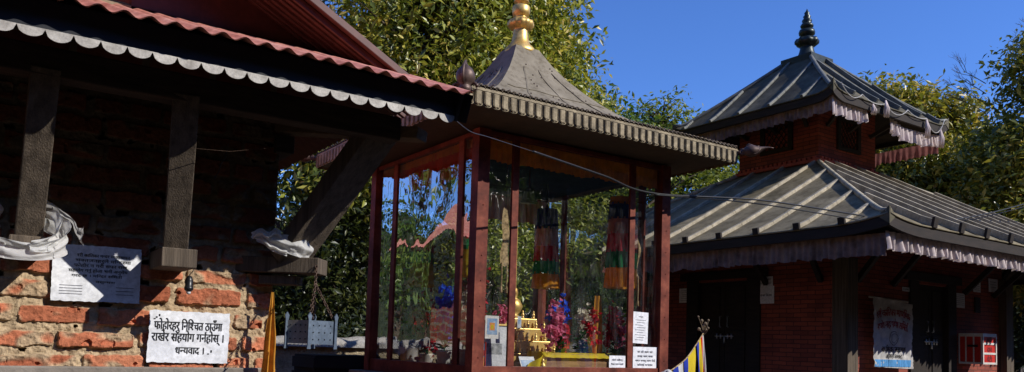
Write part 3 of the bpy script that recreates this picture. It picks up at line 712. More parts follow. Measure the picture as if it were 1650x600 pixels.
# panes
def pane(x0, y0, x1, y1, z0=ZB + .03, z1=3.045):
    o = MB().add([(x0, y0, z0), (x1, y1, z0), (x1, y1, z1), (x0, y0, z1)], [(0, 1, 2, 3)]).build('pane', 'glass', pav)
for y in (PY0 + .035, PY1 - .04):
    for x0, x1 in ((PX0 + pw, 3.262), (3.320, 4.420), (4.478, PX1 - pw)): pane(x0, y, x1, y)
for x in (PX0 + .035, PX1 - .04):
    for y0, y1 in ((PY0 + pw, 5.05), (5.125, 6.14), (6.215, PY1 - pw)): pane(x, y0, x, y1)
# roof
CX, CY, HE = 3.86, 5.66, 1.30
prof = [(1.30, 3.215), (1.2, 3.255), (1.1, 3.29), (1.0, 3.325), (.9, 3.36), (.8, 3.40), (.7, 3.45), (.6, 3.515), (.5, 3.60), (.4, 3.70), (.3, 3.81), (.2, 3.95), (.12, 4.09)]
for k in range(4):
    ca, sa = [(1, 0), (0, 1), (-1, 0), (0, -1)][k]
    mb = MB()
    def fn(u, v):
        t = v * (len(prof) - 1); i = min(int(t), len(prof) - 2); f = t - i
        s = prof[i][0] * (1 - f) + prof[i + 1][0] * f; z = prof[i][1] * (1 - f) + prof[i + 1][1] * f
        x = (2 * u - 1) * s; y = -s; z += .006 * nz(x * 3 + k * 9, y * 3) + .004 * nz(x * 9, y * 9 + k)
        if u in (0, 1): z = prof[i][1] * (1 - f) + prof[i + 1][1] * f
        return (CX + x * ca - y * sa, CY + x * sa + y * ca, z)
    mb.grid(30, 36, fn); mb.build('roof_slope', 'roof_pav', pav, smooth=True)
    # overlapping sheet seam and nail heads
    mb = MB()
    for u in (.24, .52, .77):
        P = [Vector(fn(u + .02 * nz(i * .5, k, u * 9), i / 14)) + Vector((0, 0, .003)) for i in range(13)]
        for i in range(12): mb.bar(P[i], P[i + 1], .012, .004)
    for v in (.30, .62):
        P = [Vector(fn(i / 16, v + .012 * nz(i * .7, k))) + Vector((0, 0, .003)) for i in range(1, 16)]
        for i in range(14): mb.bar(P[i], P[i + 1], .010, .004)
    mb.build('sheet_seam', 'roof_pav', pav)
    mb = MB(); rr = random.Random(k)
    for _ in range(26):
        mb.ball(Vector(fn(rr.uniform(.1, .9), rr.uniform(.12, .9))) + Vector((0, 0, .003)), .007, 5)
    mb.build('nail_heads', 'copper', pav)
    # pressed-metal fringe: beaded top and a row of hanging petals
    fr = MB(); bd = MB(); npet = 38; pw_ = 2 * HE / npet
    def T(x, y, z): return (CX + x * ca - y * sa, CY + x * sa + y * ca, z)
    fr.add([T(-HE, -HE, 3.185), T(HE, -HE, 3.185), T(HE, -HE, 3.20), T(-HE, -HE, 3.20), T(-HE, -HE + .02, 3.185), T(HE, -HE + .02, 3.185), T(HE, -HE + .02, 3.20), T(-HE, -HE + .02, 3.20)], [(0, 1, 2, 3), (7, 6, 5, 4), (0, 4, 5, 1)])
    fr.add([T(-HE, -HE - .009, 3.180), T(HE, -HE - .009, 3.180), T(HE, -HE - .009, 3.188), T(-HE, -HE - .009, 3.188)], [(0, 1, 2, 3)])
    fr.add([T(-HE, -HE + .003, 3.090), T(HE, -HE + .003, 3.090), T(HE, -HE + .003, 3.186), T(-HE, -HE + .003, 3.186)], [(0, 1, 2, 3)])
    for q in range(npet):
        x0 = -HE + q * pw_; S = 8
        for lay, (inset, yo) in enumerate(((0, 0), (.006, -.004), (.016, -.0075))):
            a0, a1 = x0 + inset + .001, x0 + pw_ - inset - .001; hz = .108 - inset * .9; ztop = 3.184 - inset * .5
            vs = [T(a0, -HE + yo, ztop), T(a1, -HE + yo, ztop)]
            rad = (a1 - a0) / 2; zc = 3.184 - hz + rad * .42
            for j in range(S + 1):
                t = PI * j / S; vs.append(T((a0 + a1) / 2 + rad * math.cos(t), -HE + yo, zc - rad * .42 * math.sin(t)))
            fr.add(vs, [(1, 0) + tuple(range(S + 2, 1, -1))])
            n_ = len(vs)
        # raised arch outline
        a0, a1 = x0 + .008, x0 + pw_ - .008; rad = (a1 - a0) / 2; zc = 3.184 - .098 + rad * .45
        pts = [T(a1, -HE - .007, 3.176)] + [T((a0 + a1) / 2 + rad * math.cos(PI * j / 6), -HE - .007, zc - rad * .45 * math.sin(PI * j / 6)) for j in range(7)] + [T(a0, -HE - .007, 3.176)]
        fr.tube(pts, .0026, 4, False)
    fr.build('petal_fringe', 'bronze', pav)
    nb = 58
    for q in range(nb):
        x = -HE + (q + .5) * 2 * HE / nb
        bd.tube([T(x + .014 * math.cos(t), -HE + .004 - .008 * math.sin(t * 2), 3.212 + .012 * math.sin(t)) for t in [2 * PI * j / 7 for j in range(8)]], .0048, 4, False)
    bd.build('beaded_edge', 'bronze_dark', pav, smooth=True)
MB().box(CX - HE + .02, CX + HE - .02, CY - HE + .02, CY + HE - .02, 3.095, 3.115).build('soffit', 'soffit', pav)
# golden spire
def px2(r, y): return (r * .0056, (97 - y) * .0058)
gp = [px2(25, 104), px2(24.5, 98), px2(22.5, 94), px2(16.5, 88), px2(13.5, 82), px2(12, 72), px2(11, 66), px2(10, 65), px2(13, 63.5), px2(18, 60), px2(19, 56), px2(18, 52), px2(14, 50), px2(12, 48), px2(9, 46), px2(9.5, 44), px2(13, 42), px2(14, 37), px2(14, 30), px2(12.5, 28), px2(6, 26), px2(6, 24), px2(11.5, 22), px2(12, 20), px2(6.5, 17), px2(10.5, 14), px2(10.5, 12), px2(5.5, 9), px2(9, 7), px2(9, 5), px2(4.5, 2), px2(7.5, 0), px2(7, -2), px2(3.8, -5), px2(6, -8), px2(5.5, -10), px2(3, -13), px2(4.5, -16), px2(3.5, -22), px2(.8, -32)]
MB().lathe(gp, (CX, CY, 4.09), 40, lambda t, z: 1 + (.13 * abs(math.cos(t * 6)) if .18 < z < .29 else 0)).build('spire', 'gold', pav, smooth=True)
# corner birds on the fringe
def bird(sx, sy):
    c_ = Vector((CX + sx * HE, CY + sy * HE, 3.17)); d = Vector((sx, sy, 0)).normalized(); sd = Vector((-d.y, d.x, 0)); mb = MB()
    pr = [(-.02, .012, 0), (.02, .015, .0), (.045, .020, .004), (.065, .036, .008), (.09, .048, .012), (.115, .050, .014), (.14, .042, .016), (.17, .027, .022), (.20, .016, .032), (.23, .009, .038), (.26, .005, .038), (.285, .002, .034)]
    mb.tube([c_ + d * a + Vector((0, 0, h)) for a, r, h in pr], [r for a, r, h in pr], 16)
    for s_ in (-1, 1):      # neck scroll and wing edge
        mb.tube([c_ + d * (.035 + .020 * math.cos(t)) + sd * s_ * .022 + Vector((0, 0, .004 + .022 * math.sin(t))) for t in [.7 * k for k in range(9)]], [.007 - .0005 * k for k in range(9)], 6)
        mb.tube([c_ + d * (.08 + .10 * k / 6) + sd * s_ * (.036 - .002 * k) + Vector((0, 0, .03 - .05 * math.sin(PI * k / 6))) for k in range(7)], .006, 5)
    mb.tube([c_ + d * (.07 + .02 * k) + Vector((0, 0, .052 + .012 * math.sin(k * 1.3))) for k in range(6)], [.010, .012, .010, .010, .008, .003], 6)
    mb.build('corner_ornament', 'copper', pav, smooth=True)
bird(1, -1); bird(-1, 1); bird(1, 1)
# the near-left one stands upright: domed with a pointed crest
c_ = (CX - HE + .0, CY - HE - .0, 3.14)
mb = MB().lathe([(.022, -.02), (.036, .0), (.046, .02), (.042, .035), (.036, .045), (.052, .062), (.062, .09), (.060, .12), (.048, .148), (.030, .168), (.014, .180), (.008, .19), (.003, .212)], c_, 20, lambda t, z: 1 + .10 * max(0, math.cos(t + 2.3)) ** 3 + .04 * math.cos(3 * t + z * 30))
c0 = Vector(c_); dd = Vector((1, -1, 0)).normalized()
mb.tube([c0 + Vector((-.04, -.04, .05)), c0 + Vector((-.052, -.052, .10)), c0 + Vector((-.045, -.045, .15)), c0 + Vector((-.02, -.02, .19)), c0 + Vector((0, 0, .215))], [.008, .010, .010, .008, .003], 6)
for s_ in (-1, 1):
    mb.tube([c0 + dd * s_ * (.055 + .024 * math.cos(t)) + Vector((0, 0, .035 + .026 * math.sin(t))) for t in [.7 * k for k in range(10)]], [.012 - .0009 * k for k in range(10)], 6)
mb.build('corner_ornament', 'copper', pav, smooth=True)

# ---- cloth trims inside
def pleats(path, h0, h1, amp, per, ragged, seed, nv=7, flare=1.0):
    """pleated cloth hung from a polyline; h0,h1 hanging lengths at its two ends"""
    path = [Vector(p) for p in path]; seg = [(path[i + 1] - path[i]).length for i in range(len(path) - 1)]; L = sum(seg)
    nu = max(8, int(L / (per / 7)))
    ph = []; t = 0; rnd = random.Random(seed)
    for i in range(nu + 1): ph.append(t); t += 2 * PI * (L / nu) / per * (1 + .45 * nz(i * .09, seed * 3.1))
    mb = MB()
    def at(u):
        s = u * L
        for i, g in enumerate(seg):
            if s <= g or i == len(seg) - 1: return path[i] + (path[i + 1] - path[i]) * (s / g), (path[i + 1] - path[i]).normalized()
            s -= g
    def fn(u, v):
        p, d = at(u); n = Vector((d.y, -d.x, 0)).normalized(); i = int(round(u * nu))
        h = (h0 * (1 - u) + h1 * u) * (1 + ragged * nz(u * L * 5, seed) + ragged * .7 * nz(u * L * 23, seed + 9))
        a = amp * (.35 + .65 * v) * math.sin(ph[i]) * (1 + .6 * nz(i * .05, seed)) + amp * .5 * math.sin(ph[i] * .37 + v * 2) * v
        return p + n * a + Vector((0, 0, -h * v + .10 * h * v * nz(u * L * 11, v * 2, seed))) + d * (.35 * amp * v * math.sin(ph[i] * .5))
    mb.grid(nu, nv, fn); return mb
o = pleats([(2.99, 4.865, 3.07), (4.81, 4.865, 3.07)], .20, .19, .010, .05, .10, 2).build('inner_valance', 'orange_cloth', None, smooth=True); tag(o, 'orange pleated cloth trim inside the front glass of the pavilion', 'valance')
o = pleats([(3.02, 6.52, 3.07), (3.02, 4.90, 3.07)], .085, .085, .010, .05, .05, 5).build('inner_valance', 'orange_cloth', None, smooth=True); tag(o, 'thin orange cloth band above the red one inside the left glass of the pavilion', 'valance')
o = pleats([(3.03, 6.52, 3.035), (3.03, 4.90, 3.035)], .24, .24, .012, .06, .10, 6).build('inner_valance', 'red_cloth', None, smooth=True); tag(o, 'bright red pleated cloth trim inside the left glass of the pavilion', 'valance')
o = pleats([(3.05, 6.45, 2.98), (4.78, 6.45, 2.98)], .24, .24, .012, .06, .06, 8).build('inner_valance', 'pink_cloth', None, smooth=True); tag(o, 'dusty pink pleated trim at the back of the pavilion seen through the glass', 'valance')
mb = MB(); mb.grid(20, 20, lambda u, v: (3.08 + 1.68 * u, 4.93 + 1.5 * v, 3.0 - .05 * math.sin(PI * u) * math.sin(PI * v) + .01 * nz(u * 8, v * 8))); o = mb.build('ceiling_canopy', 'canopy_teal', None, smooth=True); tag(o, 'dark teal cloth canopy stretched under the pavilion ceiling', 'canopy')

# tiered cloth banners (cylinders of coloured rings)
def tiers(name, label, x, y, ztop, rings, r0, seed, group='tiered cloth banners hanging in the pavilion'):
    t = thing(name, label, 'banner', (x, y, ztop), group); z = ztop
    MB().tube([(x, y, 3.05), (x, y, ztop - .02)], .003, 5).build('cord', 'cable', t)
    for k, (mat, h) in enumerate(rings):
        mb = MB(); rr = r0 * (1 + .06 * k)
        def fn(u, v):
            a = 2 * PI * u; q = rr * (1 + .10 * v) * (1 + .05 * math.sin(a * 11 + seed) * v)
            return (x + q * math.cos(a), y + q * math.sin(a), z + .01 - (h + .02) * v + .004 * nz(u * 9, k, seed))
        mb.grid(66, 4, fn); mb.build('cloth_ring', mat, t, smooth=True); z -= h
    return t
tiers('tiered_banner', 'tall tiered banner with navy, pink, red, green and orange rings near the right glass', 4.742, 5.30, 2.86, [('orange_cloth', .05), ('navy_cloth', .13), ('pink_cloth', .13), ('crimson_cloth', .16), ('green_cloth', .14), ('orange_cloth', .17)], .092, 1)
tiers('tiered_banner', 'shorter tiered banner with pink, crimson, green and orange rings in the middle of the shrine', 4.16, 5.60, 2.72, [('navy_cloth', .16), ('pink_cloth', .15), ('crimson_cloth', .13), ('green_cloth', .11), ('orange_cloth', .12)], .09, 2)
tiers('tiered_banner', 'tiered banner ending in a yellow ring behind the left glass near the far post', 3.32, 6.30, 2.62, [('navy_cloth', .14), ('crimson_cloth', .14), ('green_cloth', .10), ('gold_cloth', .20)], .085, 3)
tiers('tiered_banner', 'tiered banner ending in an ochre ring behind the left glass beside the near mullion', 3.16, 5.22, 2.60, [('pink_cloth', .14), ('crimson_cloth', .12), ('green_cloth', .08), ('gold_cloth', .20)], .075, 4)
# brocade ribbons
def ribbon(label, x, y, z0, z1, zt, wd, tl):
    t = thing('brocade_ribbon', label, 'ribbon', (x, y, z0), 'brocade ribbons hanging behind the front glass')
    mb = MB()
    def fn(u, v):
        ww = wd * (.5 + .5 * v ** .5); return (x + (u - .5) * ww + .008 * nz(v * 5, x), y + .012 * math.sin(v * 9 + u), z0 - (z0 - z1) * v - .02 * (1 - abs(2 * u - 1)) * (v > .97))
    mb.grid(6, 30, fn); mb.build('ribbon_strip', 'cream_cloth', t, smooth=True)
    for s in (-.32, .32):
        MB().tube([(x + s * wd, y, z1 + .01), (x + s * wd + .004, y, (z1 + zt) / 2), (x + s * wd, y, zt)], .005, 6).build('tassel_cord', 'cream_cloth', t)
        MB().lathe([(.002, 0), (.009, -.01), (.011, -.05), (.008, -.055)], (x + s * wd, y, zt + .02), 8).build('tassel', 'cream_cloth', t, smooth=True)
    MB().tube([(x, y, z0), (x, y, 3.0)], .002, 5).build('cord', 'cable', t)
ribbon('wider cream brocade ribbon with tassels left of the wide front pane', 3.325 - .03, 4.95, 2.56, 2.14, 1.96, .072, 0)
ribbon('narrow cream brocade ribbon with long tassels in the right front pane', 4.655, 4.95, 2.56, 2.14, 1.93, .055, 0)

# inside floor cloth and shelf
mb = MB(); mb.grid(40, 20, lambda u, v: (3.06 + 1.7 * u, 4.88 + 1.62 * v, 1.352 + .010 * abs(nz(u * 14, v * 9)))); o = mb.build('floor_cloth', 'orange_cloth', None, smooth=True); tag(o, 'rumpled orange cloth covering the floor inside the glass pavilion', 'cloth')
FZ = 1.362
def flower_pot(label, x, y, r, h, potmat, blooms, spread, top, nleaf, seed, group='potted silk flowers in the pavilion', dirx=0):
    t = thing('flower_pot', label, 'flower pot', (x, y, FZ), group); rnd = random.Random(seed); z = FZ
    MB().lathe([(r * .70, 0), (r * .85, h * .3), (r, h * .85), (r * 1.06, h * .92), (r * 1.06, h), (r * .9, h), (r * .85, h * .9)], (x, y, z), 24, lambda a, zz: 1 + .03 * math.cos(a * 12)).build('pot', potmat, t, smooth=True)
    lf = MB()
    for _ in range(nleaf):
        a = rnd.uniform(0, 2 * PI); e = rnd.uniform(.2, 1.2); L = rnd.uniform(.06, .13); st = Vector((x, y, z + h + rnd.uniform(0, top * .55)))
        st += Vector((dirx * (st.z - z - h), 0, 0)); d = Vector((math.cos(a) * math.cos(e), math.sin(a) * math.cos(e), math.sin(e))); s = d.cross(Vector((0, 0, 1))).normalized() * L * .2
        m = st + d * L * .5; tip = st + d * L + Vector((0, 0, -L * .25)); lf.add([st, m - s, tip, m + s], [(0, 1, 2), (0, 2, 3)])
    lf.build('leaves', 'silk_leaf', t)
    sm_ = MB()
    for k, (mat, ox, oy, oz, rad, n) in enumerate(blooms):
        oz = oz * (1.25 if x > 3.25 else 1.0) + (.05 if x > 3.25 else 0); rad *= 1.45; n = int(n * 1.9)
        pm = MB(); c0 = Vector((x + ox, y + oy, z + h + oz)); sm_.tube([(x, y, z + h * .8), tuple(c0)], .003, 5)
        for _ in range(n):
            p = c0 + Vector((rnd.gauss(0, rad * .45), rnd.gauss(0, rad * .45), rnd.gauss(0, rad * .9)))
            nn = Vector((rnd.gauss(0, 1), rnd.gauss(0, 1) - .6, rnd.gauss(0, 1))).normalized(); s1 = nn.cross(Vector((.3, .2, 1))).normalized(); s2 = nn.cross(s1); q = rnd.uniform(.014, .025)
            cen = p - nn * q * .5; ringv = [p + (s1 * math.cos(2 * PI * i / 7) + s2 * math.sin(2 * PI * i / 7)) * q * (1 + .25 * math.sin(i * 2.3)) for i in range(7)]
            pm.add([cen] + ringv, [(0, i + 1, (i + 1) % 7 + 1) for i in range(7)])
        pm.build('bloom', mat, t)
    sm_.build('stems', 'silk_leaf', t)
flower_pot('white fluted pot of pink and red flowers in the middle of the wide front pane', 3.904, 5.05, .068, .085, 'pot',
           [('petal_pink', -.06, 0, .13, .055, 55), ('petal_pink', -.02, .02, .22, .05, 40), ('petal_red', .05, 0, .10, .035, 40), ('petal_red', .06, .02, .05, .03, 25), ('petal_blue', -.04, .05, .23, .03, 14)], .1, .30, 26, 1)
flower_pot('grey pot of crimson and pink flowers beside the right front mullion', 4.62, 5.20, .07, .08, 'grey_pot',
           [('petal_red', -.02, 0, .22, .05, 50), ('petal_pink', .02, -.02, .14, .05, 45), ('petal_red', -.05, 0, .12, .04, 30), ('petal_white', .06, .02, .25, .04, 16)], .1, .34, 40, 2)
flower_pot('plant with white and red blossoms among green leaves left of the right front mullion', 4.30, 5.25, .06, .07, 'grey_pot',
           [('petal_white', .03, 0, .24, .05, 34), ('petal_red', .06, -.02, .17, .045, 46), ('petal_red', .10, -.02, .25, .03, 24), ('petal_white', .0, 0, .10, .04, 20)], .1, .36, 70, 3)
flower_pot('tall red blossoms behind the narrow pane left of the first front mullion', 3.30, 5.30, .05, .08, 'pot', [('petal_red', -.03, 0, .36, .06, 60), ('petal_red', .0, 0, .24, .05, 40)], .1, .4, 24, 4)
flower_pot('white pot with cream blossoms behind the left glass nearest the far post', 3.20, 6.25, .085, .14, 'pot', [('petal_white', 0, .05, .18, .08, 70), ('petal_white', .02, -.03, .34, .06, 40)], .1, .42, 70, 5)
flower_pot('white pot with dark red blossoms in the middle of the left glass', 3.16, 5.86, .06, .09, 'pot', [('petal_red', 0, .08, .30, .07, 80), ('petal_red', 0, -.02, .12, .05, 50), ('petal_red', 0, -.08, .20, .05, 30)], .1, .35, 50, 6)
flower_pot('bright blue flowers standing by the near mullion of the left glass', 3.18, 5.60, .06, .12, 'pot', [('petal_blue', 0, .02, .30, .06, 70), ('petal_blue', 0, -.05, .38, .05, 50), ('petal_blue', 0, -.04, .24, .05, 40)], .1, .34, 40, 7)
flower_pot('white pot with white blossoms between the near mullion and the corner post', 3.13, 5.18, .075, .14, 'pot', [('petal_white', 0, 0, .22, .06, 60), ('petal_white', 0, .02, .34, .05, 36)], .1, .40, 40, 8)

flower_pot('bushy green bouquet with white and blue blossoms behind the altar box', 4.12, 5.36, .06, .08, 'pot', [('petal_white', -.04, 0, .22, .05, 40), ('petal_blue', .05, .02, .26, .05, 30), ('petal_pink', .0, -.03, .14, .04, 24)], .1, .40, 110, 9)
flower_pot('pink blossoms in a white pot just left of the golden altar', 3.42, 5.15, .05, .08, 'pot', [('petal_pink', 0, 0, .20, .05, 40), ('petal_red', -.03, 0, .10, .04, 30)], .1, .30, 34, 10)
mb = MB(); mb.grid(10, 30, lambda u, v: (4.44 + .075 * (u - .5) * (1 + .3 * v), 5.22 + .012 * math.sin(u * 9 + v * 3), 1.98 - .60 * v)); o = mb.build('hanging_strip', 'yellow_cloth', None, smooth=True); tag(o, 'long ochre cloth strip hanging behind the altar box near the right front mullion', 'cloth')
# carton with yellow satin
t = thing('altar_box', 'long wooden altar box with yellow satin cloth draped over its top and left end', 'box', (4.05, 5.02, FZ))
MB().box(3.70, 4.46, 4.96, 5.14, FZ + .002, FZ + .125).build('box_body', 'box_wood', t, bevel=.004)
mb = MB()
def fn(u, v):
    s = u * 1.02
    if s < .14: x, z = 3.68 - .03 * (1 - s / .14), FZ + .01 + s * .95
    else: x, z = 3.70 + (s - .14) * .90, FZ + .132
    y = 4.93 + .23 * v; 
    if v < .18 : z -= (.18 - v) * .20
    return (x, y, z + .006 * nz(u * 22, v * 9))
mb.grid(60, 16, fn); mb.build('satin_cover', 'gold_cloth', t, smooth=True)
mb = MB(); mb.grid(16, 14, lambda u, v: (3.50 + .20 * u + .02 * v, 4.94 + .02 * math.sin(u * 9), FZ + .004 + .13 * v * u ** .6)); mb.build('satin_fall', 'gold_cloth', t, smooth=True)
# picture frame and cards
def card(name, label, cat, x, y, z, wd, ht, lean, back, shapes, rim=None, rimmat='gold', group=None):
    t = thing(name, label, cat, (x, y, z), group, (-lean, 0, 0))
    def add(nm, mat, rec, yy, th=.002):
        mb = MB(); mb.box(rec[0], rec[1], yy - th, yy, rec[2], rec[3]); me = bpy.data.meshes.new(nm); me.from_pydata(mb.v, [], mb.f); me.materials.append(M_[mat]); o = bpy.data.objects.new(nm, me); COL.objects.link(o); o.parent = t
    add('backing', back, (-wd / 2, wd / 2, 0, ht), 0)
    for i, (mat, rec) in enumerate(shapes): add('picture_print', mat, rec, -.0025 - .0006 * i, .0008)
    if rim:
        for rec in ((-wd / 2, wd / 2, ht - rim, ht), (-wd / 2, wd / 2, 0, rim), (-wd / 2, -wd / 2 + rim, rim, ht - rim), (wd / 2 - rim, wd / 2, rim, ht - rim)): add('rim', rimmat, rec, -.001, .01)
    return t
M_['photo_white'] = mat_noise('pale_print', (.45, .47, .50), (.75, .74, .74), 16, .5)
M_['photo_dark'] = mat_noise('dark_print', (.08, .09, .10), (.5, .5, .5), 30, .5)
M_['photo_blue'] = mat_noise('blue_print', (.10, .22, .42), (.45, .55, .65), 30, .5)
M_['photo_orange'] = mat_noise('orange_print', (.62, .12, .03), (.80, .45, .10), 40, .5)
card('framed_picture', 'large pale picture in a gilt frame behind the narrow front pane', 'picture', 3.235, 4.97, FZ, .28, .335, .06, 'photo_white', [('photo_dark', (-.07, .08, .11, .19))], .012)
card('picture_card', 'white bordered card with a blue and orange figure taped inside the narrow pane', 'card', 3.145, 4.86, 1.585, .115, .165, 0, 'white_paint', [('photo_blue', (-.043, .043, .03, .145)), ('photo_orange', (-.022, .022, .06, .115)), ('gold_cloth', (-.010, .010, .07, .10))])
card('picture_card', 'small purple and orange picture leaning by the near corner post', 'card', 3.085, 4.90, FZ, .07, .20, 0, 'photo_blue', [('photo_orange', (-.03, .03, .01, .09)), ('crimson_cloth', (-.03, .03, .10, .14))], .004, 'red_paint')
card('picture_card', 'tiny pale card stuck to the glass beside the left front mullion', 'card', 3.375, 4.85, 1.67, .035, .085, 0, 'photo_white', [('photo_blue', (-.01, .01, .03, .06))])
card('leaning_book', 'blue covered booklet leaning on the golden tray behind the wide pane', 'book', 3.56, 4.96, FZ, .14, .11, .5, 'photo_white', [('photo_blue', (-.06, .06, .02, .08))])
# ornate gilt altar
t = thing('golden_altar', 'ornate golden altar stand crowded with small figures behind the wide front pane', 'altar', (3.72, 5.35, FZ))
rnd = random.Random(5)
for k, (hw, z0, z1) in enumerate(((.40, FZ, FZ + .12), (.34, FZ + .122, FZ + .22), (.27, FZ + .222, FZ + .32), (.19, FZ + .322, FZ + .40))):
    MB().box(3.72 - hw, 3.72 + hw, 5.24 + k * .04, 5.62, z0, z1).build('step', 'gold', t, bevel=.006)
    mb = MB()
    for i in range(int(hw * 26)):
        x = 3.72 - hw + .03 + (2 * hw - .06) * i / (int(hw * 26) - 1)
        mb.lathe([(.012, 0), (.016, .006), (.008, .012), (.014, .026), (.012, .036), (.006, .042), (.009, .052), (.003, .066)], (x, 5.255 + k * .04, z1 + .001), 8)
    mb.build('figure_row', 'gold', t, smooth=True)
MB().lathe([(.06, 0), (.08, .01), (.05, .03), (.07, .06), (.085, .10), (.06, .15), (.035, .17), (.045, .20), (.04, .24), (.012, .27), (.004, .31)], (3.72, 5.45, FZ + .40), 20).build('seated_figure', 'gold', t, smooth=True)
for sx in (-.42, .44):
    t2 = thing('butter_lamp', 'small brass butter lamp standing %s the golden altar' % ('left of' if sx < 0 else 'right of'), 'lamp', (3.76 + sx, 5.16, FZ))
    MB().lathe([(.035, 0), (.03, .01), (.012, .03), (.010, .07), (.03, .09), (.036, .13), (.030, .13)], (3.76 + sx, 5.16, FZ), 16).build('lamp_cup', 'gold', t2, smooth=True)
t = thing('small_statue', 'tiny golden seated figure on the floor cloth behind the wide pane', 'statue', (3.66, 4.93, FZ))
MB().lathe([(.026, 0), (.03, .008), (.02, .014), (.028, .028), (.016, .048), (.010, .056), (.014, .066), (.010, .08), (.003, .09)], (3.66, 4.93, FZ), 12).build('figure', 'gold', t, smooth=True)
# bell and pole
t = thing('hanging_bell', 'dark bell hanging under the canopy behind the wide front pane', 'bell', (3.75, 5.3, 2.7))
MB().tube([(3.75, 5.3, 3.0), (3.75, 5.3, 2.82)], .006, 6).build('bell_cord', 'chain', t)
MB().lathe([(.075, 0), (.068, .012), (.05, .05), (.045, .09), (.03, .12), (.01, .13)], (3.75, 5.3, 2.70), 20).build('bell_body', 'dark_bronze', t, smooth=True)
o = MB().tube([(5.0, 7.3, .05), (5.0, 7.3, 3.5)], .022, 10).build('yellow_pole', 'pole_paint', None, smooth=True); tag(o, 'slim yellow pole standing behind the glass pavilion', 'pole')
mb = MB(); rnd = random.Random(2)
for k in range(7): mb.ball((2.93 + .03 * math.cos(k * 1.3), 4.72 + .015 * math.sin(k * 2), 1.305 + .012 + .006 * (k % 3)), .02, 6, (1.1, .8, .7))
o = mb.build('cotton_bundle', 'white_cloth', None, smooth=True); tag(o, 'small twist of white cotton lying at the foot of the near corner post', 'bundle')

# papers on the pavilion glass
GY = PY0 + .028
p, dsp = sheet('glass_notice', 'tall white printed page taped to the right front pane, upper of the two there', 'notice', (4.560, GY, 1.715), 'Y', .165, .255, tilt=-.02, curl=.0012)
lettering(p, [('~धयान िदनु होला', 0, .085, .05, .012, .03)], 'ink_grey', disp=dsp); rules(p, [(-.06 + .02 * (k % 2), .055 - .012 * (k % 3), .060 - .02 * k, .063 - .02 * k) for k in range(9)], 'ink_grey', disp=dsp)
p, dsp = sheet('glass_notice', 'wide white page with four lines of writing low in the right front pane', 'notice', (4.612, GY - .004, 1.463), 'Y', .265, .195, tilt=.0, curl=.0012)
lettering(p, [('घर को काम मा~त', -.0, .05, .17, .022, .03), ('तपाइ काम सफा', 0, .015, .17, .022, .03), ('भ~कत जनहरु काम िदई', 0, -.02, .22, .020, .03), ('सबैलाई ध~नयवाद', 0, -.055, .17, .022, .03)], 'ink_grey', disp=dsp)
p, dsp = sheet('glass_notice', 'short white page at the bottom edge of the wide front pane', 'notice', (4.315, GY - .002, 1.40), 'Y', .17, .17, tilt=.0, curl=.0012)
lettering(p, [('फोटो नखीचनु', 0, .045, .11, .018, .03), ('िभतर पसन मनाही', 0, .012, .13, .018, .03), ('छ हजुर', 0, -.02, .12, .018, .03)], 'ink_grey', disp=dsp)

# ------------------------------------------------------------------ temple
TX, TY = 11.13, 8.0
HT, HU, HW, HL, HK = .74, 1.49, 2.03, 3.45, .29
tem = thing('pagoda_temple', 'two tiered red brick pagoda temple with grey seamed metal roofs and dark spire', 'temple', (TX, TY, 0))
MB().box(TX - 2.9, TX + 2.9, TY - 2.9, TY + 2.9, .03, .45).build('plinth', 'plinth', tem, bevel=.02)
def RT(k):
    ca, sa = [(1, 0), (0, 1), (-1, 0), (0, -1)][k]
    return lambda x, y, z: (TX + x * ca - y * sa, TY + x * sa + y * ca, z)
